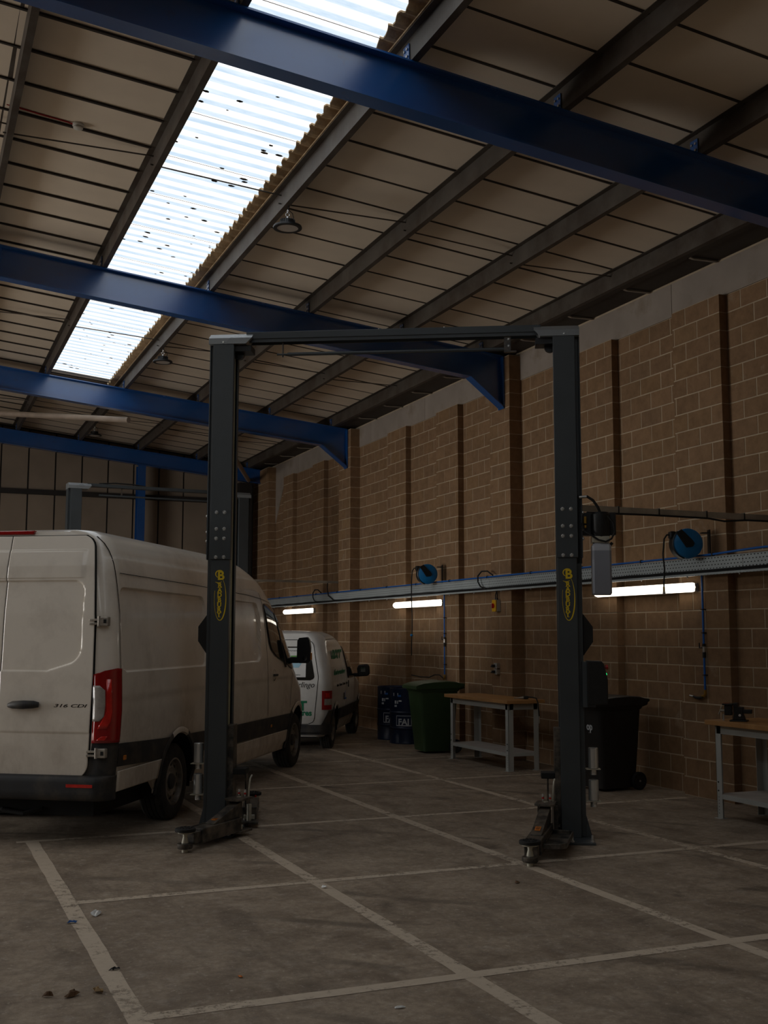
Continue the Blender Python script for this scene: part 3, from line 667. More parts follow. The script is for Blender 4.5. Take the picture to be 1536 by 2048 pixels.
# overhead beam, safety bar
MB().box(.28, .04, HT+.055, WID-.28, .17, HT+.12).build('overhead_beam', 'lift_paint', lift, bev=.004)
MB().box(.28, .05, HT+.025, WID-.28, .055, HT+.056).box(.28, .155, HT+.025, WID-.28, .16, HT+.056).build('beam_lip', 'lift_paint', lift)
MB().cyl((.66, .09, HT-.085), (2.66, .09, HT-.085), .017, n=12).cyl((.56, .09, HT-.085), (.66, .09, HT-.085), .009, n=8).build('safety_bar', 'lift_paint', lift, smooth=40)
MB().cyl((.615, .09, HT-.11), (.615, .09, HT+.03), .008, n=8).build('bar_hanger', 'arm_black', lift)
MB().box(2.64, .07, HT-.11, 2.70, .082, HT+.04).box(2.64, .07, HT-.115, 2.75, .12, HT-.105).build('bar_bracket', 'arm_black', lift)
for z in (-.06, .0): inst('bolt', bolt_me, lift, (2.68, .07, HT+z), None, (.6, 1, .6))
for u in (1.5, 2.1): inst('bolt', bolt_me, lift, (u, .10, HT+.125), (-pi/2, 0, 0), (.6, 1, .6))
# carriages' arms
arm(lift, 'lift_arm', (.31, -.09), (.06, -.885), .3, -1); arm(lift, 'lift_arm', (.30, .36), (.15, 1.20), .3, -1, False, True)
arm(lift, 'lift_arm', (WID-.30, -.09), (2.785, -1.13), .3, 1); arm(lift, 'lift_arm', (WID-.14, .40), (WID-.10, 1.20), .3, -1, False, True)
for s, u0 in ((1, 0), (-1, WID)):
    MB().box(u0+s*.20, -.10, .06, u0+s*.235, .30, .30).build('carriage_head', 'arm_black', lift, bev=.004)
    MB().prism([(u0+s*.255, .40, .03), (u0+s*.255, .62, .03), (u0+s*.255, .42, .50), (u0+s*.255, .36, .50)], (s*.012, 0, 0)).build('carriage_wing', 'arm_black', lift)
for u, v in ((-.115, .13), (WID+.115, .10)):
    for z in (.265, .535): cup(lift, u, v, z)
    for z in (.30, .57): MB().box(u-.02 if u < 0 else u-.075, v-.02, z+.012, u+.075 if u < 0 else u+.02, v+.02, z+.02).build('adapter_bracket', 'cable_steel', lift)
# power pack on the far post
pk = bpy.data.objects.new('power_pack', None); COL.objects.link(pk); pk.parent = lift; pk.location = (WID+.05, .05, 0)
MB().box(.0, .02, 2.60, .30, .14, 2.80).build('motor_mount', 'black_plastic', pk, bev=.006)
MB().lathe([(0, 2.58), (.075, 2.58), (.085, 2.62), (.085, 2.78), (.07, 2.80), (0, 2.80)], (.165, .02, 0), n=24).build('motor', 'black_plastic', pk, smooth=35)
MB().box(.085, -.055, 2.53, .235, .09, 2.585).build('pump_block', 'cable_steel', pk, bev=.004)
tk = MB(); w2 = .083
def tank_ring(z, k): return [(.166+k*w2*cx, .02+k*.075*cy, z) for cx, cy in ((-1, -.75), (-.8, -1), (.8, -1), (1, -.75), (1, .75), (.8, 1), (-.8, 1), (-1, .75))]
def tank(nm, lv, m):
    b = MB(); v = []
    for z, k in lv: v += tank_ring(z, k)
    n = len(lv); f = [(j*8+i, j*8+(i+1) % 8, (j+1)*8+(i+1) % 8, (j+1)*8+i) for j in range(n-1) for i in range(8)]+[tuple(range(7, -1, -1)), tuple((n-1)*8+i for i in range(8))]
    b.add(v, f); return b.build(nm, m, pk, smooth=30)
tank('oil_tank', [(2.075, .9), (2.09, 1), (2.46, 1)], 'tank_oil'); tank('tank_shoulder', [(2.46, 1), (2.50, 1), (2.535, .75)], 'tank_plastic')
MB().cyl((.235, .0, 2.50), (.262, 0, 2.53), .014, n=10).build('filler_cap', 'black_plastic', pk)
MB().tube([(-.01, -.03, 2.93), (.05, -.035, 2.935), (.10, -.04, 2.90), (.14, -.04, 2.84), (.16, -.03, 2.79)], .012, 8).build('hydraulic_hose', 'black_rubber', pk, smooth=40)
MB().cyl((-.02, -.03, 2.93), (.045, -.035, 2.935), .012, n=10).build('hose_fitting', 'chrome', pk, smooth=40)
MB().tube([(.22, -.06, 2.76), (.27, -.06, 2.70), (.28, -.06, 2.62), (.25, -.06, 2.56), (.2, -.07, 2.535), (.14, -.07, 2.55), (.08, -.07, 2.59), (.02, -.05, 2.63), (-.0, -.03, 2.70)], .008, 8).build('motor_cable', 'black_rubber', pk, smooth=40)
MB().cyl((.03, -.02, 2.70), (.03, -.02, 2.76), .014, n=10).cyl((.03, -.02, 2.66), (.03, -.02, 2.685), .012, n=10).build('valve', 'brass', pk, smooth=40)
MB().box(-.045, .0, 2.35, .0, .03, 2.95).build('hose_channel', 'black_plastic', pk)
# control box
cb = bpy.data.objects.new('control_box', None); COL.objects.link(cb); cb.parent = lift; cb.location = (WID+.03, .05, 0)
MB().prism([(.04, -.06, 1.125), (.215, -.06, 1.14), (.215, -.06, 1.35), (.185, -.06, 1.48), (.165, -.06, 1.505), (.04, -.06, 1.51)], (0, .2, 0)).build('enclosure', 'black_plastic', cb, bev=.008)
MB().box(.0, -.04, 1.11, .042, .12, 1.50).build('mounting_rail', 'lift_paint', cb, bev=.003)
MB().cyl((.185, .02, 1.445), (.205, .02, 1.45), .012, n=10).cyl((.205, .02, 1.45), (.225, .02, 1.453), .021, n=16).build('stop_button', 'red_plastic', cb, smooth=40)
MB().cyl((.202, .0, 1.392), (.211, .0, 1.394), .009, n=10).build('indicator_lamp', 'green_led', cb)
for z in (1.46, 1.18): MB().cyl((.13, -.061, z), (.13, -.066, z), .012, n=10).build('screw_recess', 'dark_rail', cb)
# feed conduit from the post to the block wall
cd = MB().box(5.55, 8.56, 2.845, XB+.1, 8.60, 2.90).build('cable_conduit', 'bracket_metal')
tag(cd, 'straight grey conduit arm with cable ties running from lift to wall', 'conduit')
for x in (5.95, 6.4, 6.95, 7.4): MB().box(x, 8.552, 2.838, x+.008, 8.608, 2.907).build('cable_tie', 'black_plastic', cd)
MB().tube([(5.6, 8.545, 2.83), (6.3, 8.545, 2.838), (6.95, 8.545, 2.835), (7.15, 8.545, 2.815), (7.4, 8.545, 2.835), (7.85, 8.545, 2.838)], .009, 8).build('cable', 'black_rubber', cd, smooth=40)
# far lift
fl2 = thing('two_post_lift', 'second two-post lift standing behind the large white van', 'vehicle lift', (2.56, 20.37, 0), radians(3.0))
column(fl2, 0, 1, 4.33, False); column(fl2, 3.30, -1, 4.33, False)
MB().box(.28, .04, 4.385, 3.02, .17, 4.44).build('overhead_beam', 'lift_paint', fl2); MB().cyl((.5, .1, 4.24), (3.1, .1, 4.24), .017, n=10).build('safety_bar', 'lift_paint', fl2)
MB().tube([(.5, .1, 4.45), (.8, .1, 4.475), (1.1, .1, 4.47), (1.35, .1, 4.445)], .012, 8).build('hydraulic_hose', 'black_rubber', fl2, smooth=40)
MB().box(.9, .09, 4.24, .92, .12, 4.4).build('bar_hanger', 'arm_black', fl2)
cd2 = MB().box(5.95, 21.05, 2.765, XB+.1, 21.09, 2.81).build('cable_conduit', 'bracket_metal')
tag(cd2, 'distant grey conduit arm reaching the wall above the small van', 'conduit')

# ------------------------------------------------------------------ vans
def van_paint(name, base, dirt, zlo, zhi, amt):
    m, nt, N, L, P = new_mat(name)
    tc = N.new('ShaderNodeTexCoord'); sep = N.new('ShaderNodeSeparateXYZ'); L.new(tc.outputs['Object'], sep.inputs[0])
    def noise(s, d=8, r=.65, stretch=None):
        n = N.new('ShaderNodeTexNoise'); n.inputs['Scale'].default_value = s; n.inputs['Detail'].default_value = d; n.inputs['Roughness'].default_value = r
        if stretch:
            mp = N.new('ShaderNodeMapping'); mp.inputs['Scale'].default_value = stretch; L.new(tc.outputs['Object'], mp.inputs['Vector']); L.new(mp.outputs[0], n.inputs['Vector'])
        else: L.new(tc.outputs['Object'], n.inputs['Vector'])
        return n.outputs['Fac']
    def mr(src, a, b, lo, hi):
        r = N.new('ShaderNodeMapRange'); r.inputs[1].default_value = a; r.inputs[2].default_value = b; r.inputs[3].default_value = lo; r.inputs[4].default_value = hi; L.new(src, r.inputs[0]); return r.outputs[0]
    def op(o, a, b):
        x = N.new('ShaderNodeMath'); x.operation = o; x.use_clamp = True
        for i, q in ((0, a), (1, b)):
            if isinstance(q, (int, float)): x.inputs[i].default_value = q
            else: L.new(q, x.inputs[i])
        return x.outputs[0]
    h = mr(sep.outputs[2], zlo, zhi, 1, .12)
    d = op('MULTIPLY', op('ADD', h, mr(noise(1.7), .35, .7, -.35, .45)), mr(noise(5, 9, .7, (1, 1, .35)), .3, .7, .45, 1.15))
    d = op('MULTIPLY', d, amt)
    mx = N.new('ShaderNodeMix'); mx.data_type = 'RGBA'; L.new(d, mx.inputs[0]); mx.inputs[6].default_value = rgb(base); mx.inputs[7].default_value = rgb(dirt)
    L.new(mx.outputs[2], P.inputs['Base Color']); L.new(mr(d, 0, .6, .3, .75), P.inputs['Roughness'])
    P.inputs['Coat Weight'].default_value = .55; L.new(mr(d, 0, .5, .03, .4), P.inputs['Coat Roughness'])
    return m
van_paint('van_white', 'f0e7da', '8d7c68', .35, 1.15, .68)
van_paint('small_van_white', 'd6d5d2', '8a7d6c', .25, 1.2, .4)
mat('van_black_trim', '26272a', .6, var=.2, scale=6, bump=.05, bscale=80, col2='544c43', thr=.6, soft=.15)
mat('seam_dark', '0c0b0b', .9)
mat('dark_glass', '080b0b', .06, var=.1, rvar=.02, coat=.3)
mat('tyre', '1b1a19', .85, var=.25, scale=12, bump=.15, bscale=40, col2='3a342d', thr=.56, soft=.15)
mat('steel_rim', '9c958b', .5, metal=.5, var=.2, scale=8, col2='4f463d', thr=.55, soft=.15)
mat('tail_red', '9a0f12', .12, var=.15, scale=4, coat=.6)
mat('tail_red_bright', 'd2251c', .12, var=.2, scale=14, coat=.6, emit='ff2a14', estr=.0)
mat('tail_clear', 'a9a29c', .15, var=.15, scale=20, coat=.5)
mat('amber', 'd07a1a', .2, var=.1, coat=.4)
mat('hinge_metal', 'b0a89d', .4, metal=.3, var=.2, scale=14, col2='5b5045', thr=.6)
mat('badge_dark', '3a342e', .3, metal=.6)
mat('sign_green', '0e7350', .45, var=.06)
mat('sign_black', '1c1c1c', .5); mat('sign_blue', '2a5fa8', .5); mat('poster_white', 'd8d8d6', .6, var=.04); mat('poster_sky', '9cc4d8', .6); mat('poster_green', '5fa04a', .6)
mat('mirror_glass', '8b98a0', .03, metal=1)
class Shape:
    def __init__(s, w, xr, xf, xe, rc, disp, roof, k=2.6): s.w, s.xr, s.xf, s.xe, s.rc, s.disp, s.roof, s.k = w, xr, xf, xe, rc, disp, roof, k
    def base(s, q, z):
        """q in [0,4): 0-1 rear flat, 1-2 corner, 2-3 side, 3-4 front curve -> (x, y>=0, nx, ny)"""
        W, xr, rc = interp(s.w, z), interp(s.xr, z), interp(s.rc, z); xe, xf = interp(s.xe, z), interp(s.xf, z)
        if q < 1: return xr, q*(W-rc), -1, 0
        if q < 2:
            a = (q-1)*pi/2; return xr+rc*(1-cos(a)), W-rc+rc*sin(a), -cos(a), sin(a)
        if q < 3:
            return lerp(xr+rc, xe, q-2), W, 0, 1
        t = (q-3)*pi/2; k = 2/s.k
        return xe+(xf-xe)*sin(t)**k, W*max(cos(t), 0)**k, sin(t)**1.6, max(cos(t), 0)**1.6
    def side_y(s, x, z):
        W = interp(s.w, z); xe, xf = interp(s.xe, z), interp(s.xf, z); xr, rc = interp(s.xr, z), interp(s.rc, z)
        if x > xe: 
            t = min(1, (x-xe)/(xf-xe)); return W*(max(0, 1-t**s.k))**(1/s.k)
        if x < xr+rc:
            d = min(1, (xr+rc-x)/rc); return W-rc+rc*sqrt(max(0, 1-d*d))
        return W
    def pt(s, q, z, side, off=0):
        x, y, nx, ny = s.base(q, z); d = off-s.disp(x, y, z, q); return Vector((x+nx*d, side*(y+ny*d), z))
def sdbox(px, pz, x0, z0, x1, z1, r):
    cx, cz, hx, hz = (x0+x1)/2, (z0+z1)/2, (x1-x0)/2-r, (z1-z0)/2-r
    ax, az = abs(px-cx)-hx, abs(pz-cz)-hz
    return hypot(max(ax, 0), max(az, 0))+min(max(ax, az), 0)-r
def body_shell(sh, zs, nq, wheels, name, m, root, zmin=None):
    """loft of plan outlines, wheel arches cut; one continuous shell"""
    qs = []
    for i, n in enumerate(nq): qs += [i+j/n for j in range(n)]
    qs.append(4-1e-6)
    v = []; idx = {}; f = []; b = MB()
    for sd in (-1, 1):
        base = len(v); nQ = len(qs)
        for z in zs:
            for q in qs:
                p = sh.pt(q, z, sd)
                if zmin: p.z = max(p.z, zmin(p.x))
                v.append(p)
        for zc, wsc in sh.roof:
            for q in qs:
                x, y, nx, ny = sh.base(q, zs[-1]); xm = .9
                v.append(Vector((xm+(x-xm)*lerp(1, wsc, .9) if q >= 3 else xm+(x-xm)*lerp(1, wsc, .35), sd*y*wsc, zc)))
        R = len(zs)+len(sh.roof)
        for wx, wz, wr_ in wheels:                      # pull vertices inside the arch onto its rim
            for i in range(base, len(v)):
                p = v[i]
                if abs(p.y) > .45 and p.z < wz+wr_+.03:
                    d = hypot(p.x-wx, p.z-wz)
                    if d < wr_+.012:
                        k = (wr_+.012)/max(d, .01); v[i] = p if d < wr_-.03 else Vector((wx+(p.x-wx)*k, p.y, wz+(p.z-wz)*k))
        for j in range(R-1):
            for i in range(nQ-1):
                c = [base+j*nQ+i, base+j*nQ+i+1, base+(j+1)*nQ+i+1, base+(j+1)*nQ+i]
                if j < len(zs)-1 and qs[i] >= 1.5 and any(hypot(sum(v[t].x for t in c)/4-wx, sum(v[t].z for t in c)/4-wz) < wr_+.004 for wx, wz, wr_ in wheels): continue
                f.append(tuple(c) if sd < 0 else tuple(c[::-1]))
    b.v = [tuple(p) for p in v]; b.f = f
    return b.build(name, m, root, smooth=38, fix=True)
def side_patch(sh, rows, side, off, name, m, root, nx=14, curve=True):
    """rows [(z, xa, xb)] -> thin skin lying on the side surface, proud by off"""
    b = MB(); n = len(rows)-1
    def pt(u, v):
        i = min(int(v*n), n-1); t = v*n-i; z, xa, xb = [lerp(p, q, t) for p, q in zip(rows[i], rows[i+1])]
        x = lerp(xa, xb, u); return (x, side*(sh.side_y(x, z)+off), z)
    nz = n*(3 if n < 12 else 1)
    b.grid(pt, nx, nz)
    o = b.build(name, m, root, smooth=40); s_ = o.modifiers.new('thick', 'SOLIDIFY'); s_.thickness = max(.004, off*.9); s_.offset = 1 if side < 0 else -1
    return o
def side_ribbon(sh, pts, side, wd, name, m, root, off=.0015, sub=6):
    P = []
    for a, c in zip(pts, pts[1:]):
        for k in range(sub): P.append((lerp(a[0], c[0], k/sub), lerp(a[1], c[1], k/sub)))
    P.append(pts[-1]); v = []; n = len(P)
    for i, (x, z) in enumerate(P):
        a, c = P[max(i-1, 0)], P[min(i+1, n-1)]; d = Vector((c[0]-a[0], c[1]-a[1])).normalized(); nn = (-d.y*wd/2, d.x*wd/2)
        for s_ in (1, -1):
            xx, zz = x+nn[0]*s_, z+nn[1]*s_; v.append((xx, side*(sh.side_y(xx, zz)+off), zz))
    return MB().add(v, [(2*i, 2*i+1, 2*i+3, 2*i+2) for i in range(n-1)]).build(name, m, root)
wheel_cache = {}
def wheel(root, x, y, r, w, side, rim_r, steer=0, mt='steel_rim'):
    k = (r, w, rim_r, mt)
    if k not in wheel_cache:
        ty = MB().lathe([(rim_r, -w*.46), (rim_r+.02, -w/2), (r-.05, -w*.5), (r-.02, -w*.46), (r, -w*.36), (r, -w*.2), (r-.008, -w*.19), (r-.008, -w*.17), (r, -w*.16), (r, -w*.01), (r-.008, 0), (r-.008, w*.02), (r, w*.03), (r, w*.16), (r-.008, w*.17), (r-.008, w*.19), (r, w*.2), (r, w*.36), (r-.02, w*.46), (r-.05, w/2), (rim_r+.02, w/2), (rim_r, w*.46)], (0, 0, 0), 'y', 48).mesh('tyre', 'tyre', 30)
        rm = MB().lathe([(rim_r+.004, w*.40), (rim_r+.004, w*.47), (rim_r-.012, w*.47), (rim_r-.022, w*.30), (rim_r-.045, w*.24), (rim_r*.72, w*.30), (rim_r*.60, w*.34), (rim_r*.42, w*.27), (rim_r*.34, w*.30), (rim_r*.3, w*.36), (.0, w*.37)], (0, 0, 0), 'y', 48).mesh('rim', mt, 35)
        hb = MB().lathe([(rim_r*.34, w*.30), (rim_r*.33, w*.385), (rim_r*.25, w*.405), (0, w*.41)], (0, 0, 0), 'y', 24).mesh('hub_cap', 'van_black_trim', 35)
        ho = MB(); 
        hl = MB().cyl((0, w*.25, 0), (0, w*.318, 0), rim_r*.085, n=10).mesh('rim_hole', 'seam_dark')
        wheel_cache[k] = (ty, rm, hb, hl)
    ty, rm, hb, hl = wheel_cache[k]
    g = bpy.data.objects.new('wheel', None); COL.objects.link(g); g.parent = root; g.location = (x, side*(y-w/2), r); g.rotation_euler.z = steer+(0 if side > 0 else pi)
    inst('tyre', ty, g); inst('rim', rm, g); inst('hub_cap', hb, g)
    for i in range(10):
        a = 2*pi*i/10; inst('rim_hole', hl, g, (rim_r*.70*sin(a), 0, rim_r*.70*cos(a)))
    return g
def arch_liner(root, wx, wz, wr_, sh, side, depth=.32, ztrim=.78, paint='van_white', zlow=.32):
    def ring(a0, a1, m, nm):                             # rolled edge of the arch lying on the body side
        b = MB()
        def pt(u, v):
            a = lerp(a0, a1, u); r = lerp(wr_-.014, wr_+.045, v); x, z = wx+r*cos(a), wz+r*sin(a); o = .012*(1-v)**.5+.011
            return (x, side*(sh.side_y(x, max(z, zlow))+o-(.02 if v == 0 else 0)), z)
        b.grid(pt, 40, 5); b.build(nm, m, root, smooth=50)
    at = math.asin(min(1, (ztrim-wz)/(wr_+.0))) if ztrim < wz+wr_ else pi/2
    ring(at, pi-at, paint, 'arch_edge'); ring(radians(-8), at, 'van_black_trim', 'arch_edge'); ring(pi-at, pi+radians(8), 'van_black_trim', 'arch_edge')
    b = MB(); n = 28; a0, a1 = radians(-14), radians(194)
    def pt(u, v):
        a = lerp(a0, a1, u); x, z = wx+wr_*cos(a), wz+wr_*sin(a); z = max(z, .2); return (x, side*(sh.side_y(x, max(z, .32))+.002-v*depth), z)
    b.grid(pt, n, 2); b.add([(wx+wr_*cos(lerp(a0, a1, i/n)), side*(.68), max(.2, wz+wr_*sin(lerp(a0, a1, i/n)))) for i in range(n+1)], [tuple(range(n+1))])
    b.build('arch_liner', 'seam_dark', root)

# ---- large van
big = thing('panel_van', 'large dusty white high-roof panel van seen from its back corner', 'van', (1.57, 11.22, 0), radians(90-33.5))
BW = [(.28, .93), (.42, .972), (.8, 1.0), (1.1, 1.004), (1.45, .994), (1.9, .965), (2.2, .93), (2.36, .902), (2.45, .872), (2.52, .832), (2.565, .785), (2.60, .70)]
BXR = [(.28, -1.50), (.55, -1.53), (1.4, -1.53), (1.9, -1.505), (2.3, -1.455), (2.6, -1.38)]
BXF = [(.28, 5.25), (.5, 5.36), (.8, 5.40), (1.03, 5.33), (1.28, 5.12), (1.45, 4.98), (1.7, 4.68), (1.9, 4.42), (2.08, 4.12), (2.27, 3.80), (2.41, 3.45), (2.53, 3.02), (2.6, 2.6)]
BXE = [(.28, 4.2), (1.0, 4.1), (1.3, 3.5), (1.7, 3.1), (2.1, 2.75), (2.41, 2.2), (2.6, 1.6)]
BRC = [(.28, .10), (.9, .13), (1.9, .15), (2.6, .20)]
def bdisp(x, y, z, q):
    d = 0
    if q >= 2 and x < 3.2:
        for x0, x1 in ((-1.33, .78), (.98, 2.64)):
            sd = sdbox(x, z, x0, 1.415, x1, 2.125-.006*(x+1.3), .11); d += .024*sstep(.006, -.007, sd)
    if q >= 1.6: d += .009*sstep(2.372, 2.39, z)-.006*sstep(2.22, 2.25, z)
    if q >= 2: d += .007*sstep(1.205, 1.175, z)*(z > .9)+.007*(z <= .9)
    return d
bsh = Shape(BW, BXR, BXF, BXE, BRC, bdisp, [(2.622, .9), (2.638, .72), (2.648, .45), (2.652, 0)])
zs = [.28+.025*i for i in range(25)]+[.90+.024*i for i in range(21)]+[1.392+.0055*i for i in range(14)]+[1.48+.045*i for i in range(12)]+[2.02, 2.04, 2.055]+[2.07+.0055*i for i in range(15)]+[2.16, 2.19, 2.215, 2.235, 2.255, 2.29, 2.33, 2.36, 2.372, 2.381, 2.39, 2.42, 2.45, 2.475, 2.50, 2.52, 2.54, 2.56, 2.575, 2.59, 2.60]
WA = [(0, .36, .455), (4.325, .36, .455)]
body_shell(bsh, zs, (5, 10, 300, 44), WA, 'body_shell', 'van_white', big, lambda x: interp([(-.6, .45), (-.4, .28)], x))
for wx in (0, 4.325):
    for sd in (-1, 1): wheel(big, wx, .965, .352, .235, sd, .215); arch_liner(big, wx, .36, .455, bsh, sd, ztrim=.775 if wx == 0 else .715)
MB().box(-1.4, -.80, .24, 5.1, .80, .40).build('underbody', 'seam_dark', big)
MB().tube([(-1.3, .1, .30), (-1.42, .0, .27), (-1.44, -.2, .25), (-1.40, -.35, .29)], .018, 8).tube([(-1.42, -.02, .27), (-1.2, -.1, .33)], .018, 8).build('spare_wheel_carrier', 'seam_dark', big)
for sd in (-1, 1):
    # black side trim between the arches, behind the rear arch, sill and seams
    T = lambda x: interp([(-1.45, .835), (-.45, .79), (1.68, .745), (4.1, .722)], x)
    B_ = lambda x: interp([(-1.45, .645), (-.45, .60), (1.68, .54), (4.1, .525)], x)
    def strip(xa, xb, nm):
        b = MB(); n = 40
        b.grid(lambda u, v: (lerp(xa(v), xb(v), u), sd*(bsh.side_y(lerp(xa(v), xb(v), u), lerp(B_(lerp(xa(v), xb(v), u)), T(lerp(xa(v), xb(v), u)), v))+.010-.006*abs(2*v-1)**3), lerp(B_(lerp(xa(v), xb(v), u)), T(lerp(xa(v), xb(v), u)), v)), n, 6)
        o = b.build(nm, 'van_black_trim', big, smooth=40)
    ar = lambda x0, v, zz: sqrt(max(0, .463**2-(zz-.36)**2))
    strip(lambda v: -1.40, lambda v: -ar(0, v, lerp(.60, .80, v)), 'side_trim')
    strip(lambda v: ar(0, v, lerp(.575, .775, v)), lambda v: 4.325-ar(0, v, lerp(.53, .72, v)), 'side_trim')
    side_patch(bsh, [(z, interp([(.33, .50), (.53, .44)], z), interp([(.33, 3.62), (.40, 3.87), (.53, 3.86)], z)) for z in (.30, .33, .36, .40, .45, .50, .525)], sd, .006, 'sill_panel', 'van_white', big, 40)
    side_patch(bsh, [(z, -1.39, interp([(.44, -.50), (.50, -.46), (.62, -.40)], z)) for z in (.44, .47, .50, .54, .58, .605)], sd, .008, 'lower_quarter', 'van_white', big, 16)
    # cab door seams, panel joints
    side_ribbon(bsh, [(2.72, 2.24), (2.82, 2.10), (2.88, 1.7), (2.92, 1.3), (2.95, .76)], sd, .011, 'door_gap', 'seam_dark', big)
    side_ribbon(bsh, [(2.95, .52), (2.95, .33)], sd, .010, 'door_gap', 'seam_dark', big, .0085)
    side_ribbon(bsh, [(4.10, 1.25), (3.98, 1.05), (3.93, .80)], sd, .010, 'door_gap', 'seam_dark', big)
    side_ribbon(bsh, [(-1.30, 2.245), (.5, 2.225), (2.3, 2.185), (2.75, 2.16), (3.2, 2.12)], sd, .006, 'roof_joint', 'seam_dark', big, .009, 10)
    side_ribbon(bsh, [(-1.34, 2.56), (-1.36, 2.2), (-1.385, 1.6), (-1.395, 1.2), (-1.40, .84)], sd, .008, 'corner_joint', 'seam_dark', big, .0085)
    side_ribbon(bsh, [(2.74, 2.16), (2.62, 2.40), (2.50, 2.56)], sd, .006, 'roof_joint', 'seam_dark', big, -.0055)
    side_ribbon(bsh, [(2.55, 1.40), (2.62, 1.415)], sd, .004, 'panel_lip', 'van_white', big)
    # cab window
    rows = [(2.105, 2.86, 3.02), (2.08, 2.855, 3.20), (2.0, 2.87, 3.40), (1.9, 2.895, 3.58), (1.75, 2.935, 3.82), (1.62, 2.985, 4.0), (1.55, 3.05, 4.08), (1.47, 3.22, 4.17), (1.38, 3.62, 4.24), (1.31, 3.95, 4.28), (1.29, 4.06, 4.25)]
    side_patch(bsh, rows[::-1], sd, .006, 'cab_window', 'dark_glass', big, 16)
    side_patch(bsh, [(1.32, 3.66, 3.72), (1.5, 3.58, 3.63), (1.75, 3.46, 3.50), (2.0, 3.30, 3.335)], sd, .009, 'window_divider', 'van_black_trim', big, 3)
    # handle and mirror
    hd = bpy.data.objects.new('door_handle', None); COL.objects.link(hd); hd.parent = big
    MB().lathe([(0, .004), (.062, .004), (.068, .001), (.068, 0)], (3.20, sd*bsh.side_y(3.2, 1.235), 1.235), 'y', 20).build('handle_cup', 'seam_dark', hd)
    MB().box(3.13, sd*(bsh.side_y(3.2, 1.235)+.004), 1.222, 3.28, sd*(bsh.side_y(3.2, 1.235)+.03), 1.25).build('handle_grip', 'van_black_trim', hd, bev=.008)
    mr_ = bpy.data.objects.new('wing_mirror', None); COL.objects.link(mr_); mr_.parent = big
    b = MB(); yy = bsh.side_y(4.1, 1.4)
    prof = [(-.055, 1.36), (.055, 1.36), (.085, 1.40), (.092, 1.56), (.080, 1.66), (.05, 1.70), (-.06, 1.69), (-.085, 1.65), (-.09, 1.42)]
    ringA = [Vector((4.13, sd*(yy+.17+p), z)) for p, z in prof]; ringB = [Vector((4.20, sd*(yy+.17+p*.98), z)) for p, z in prof]; ringC = [Vector((4.27, sd*(yy+.17+p*.7), 1.53+(z-1.53)*.75)) for p, z in prof]
    n = len(prof); b.add(ringA+ringB+ringC, [tuple(range(n)), tuple(range(3*n-1, 2*n-1, -1))]+[(k*n+i, k*n+(i+1) % n, (k+1)*n+(i+1) % n, (k+1)*n+i) for k in (0, 1) for i in range(n)])
    b.build('mirror_shell', 'black_plastic', mr_, smooth=50, fix=True)
    b = MB(); b.prism([(4.126, sd*(yy+.17+p*.88), 1.53+(z-1.53)*.9) for p, z in prof], (.002, 0, 0)); b.build('mirror_face', 'black_plastic', mr_)
    MB().cyl((4.124, sd*(yy+.19), 1.425), (4.128, sd*(yy+.19), 1.425), .032, n=16).build('mirror_lens', 'mirror_glass', mr_)
    MB().box(4.15, sd*(yy-.03), 1.36, 4.24, sd*(yy+.10), 1.44).build('mirror_arm', 'black_plastic', mr_, bev=.01)
    MB().box(4.17, sd*(yy+.24), 1.40, 4.24, sd*(yy+.262), 1.50).build('mirror_indicator', 'amber', mr_, bev=.006)
    MB().box(-1.30, sd*(bsh.side_y(-1.3, .72)+.006), .685, -1.245, sd*(bsh.side_y(-1.3, .72)+.018), .725).build('marker_lamp', 'amber', big, bev=.006)
    MB().box(3.07, sd*(bsh.side_y(3.07, .63)+.006), .61, 3.12, sd*(bsh.side_y(3.07, .63)+.018), .645).build('marker_lamp', 'amber', big, bev=.006)
    # tail lamp wrapping the corner
    tl = bpy.data.objects.new('tail_lamp', None); COL.objects.link(tl); tl.parent = big
    def lamp(rows, off, m, nm, nq_=18):
        b = MB(); n = len(rows)-1
        def pt(u, v):
            i = min(int(v*n), n-1); t = v*n-i; z, qa, qb = [lerp(p, q, t) for p, q in zip(rows[i], rows[i+1])]
            x, y, nx, ny = bsh.base(lerp(qa, qb, u), z); return (x+nx*off, sd*(y+ny*off), z)
        b.grid(pt, nq_, n*2); o = b.build(nm, m, tl, smooth=40); k = o.modifiers.new('thick', 'SOLIDIFY'); k.thickness = off*.9; k.offset = 1 if sd < 0 else -1; return o
    lamp([(.845, .955, 1.93), (.9, .958, 1.95), (1.1, .966, 1.99), (1.3, .972, 1.99), (1.40, .976, 1.97), (1.43, 1.3, 1.97), (1.445, 1.75, 1.96)], .012, 'tail_red', 'lamp_lens')
    lamp([(1.02, .965, 1.10), (1.06, .966, 1.26), (1.15, .968, 1.30), (1.27, .972, 1.30), (1.31, .974, 1.12)], .0145, 'tail_clear', 'reverse_lens', 6)
    lamp([(.96, 1.05, 1.35), (1.02, 1.18, 1.50), (1.10, 1.34, 1.53), (1.36, 1.34, 1.50)], .0145, 'tail_red_bright', 'brake_lens', 6)
    lamp([(.865, 1.02, 1.3), (.885, 1.1, 1.36), (.90, 1.2, 1.40)], .0145, 'tail_red_bright', 'fog_lens', 6)
    # rear door
    dr = bpy.data.objects.new('rear_door', None); COL.objects.link(dr); dr.parent = big
    def yo(z, e=0):                                    # outer edge of the door
        y = interp([(.555, .80), (1.4, .83), (1.85, .822), (2.3, .785), (2.57, .745)], z)+e
        for zc, up in ((.555+.12-e, -1), (2.565-.11+e, 1)):
            d = (z-zc)*up; r = .12 if up < 0 else .11
            if d > 0: y -= r-sqrt(max(0, r*r-min(d, r)**2))
        return y
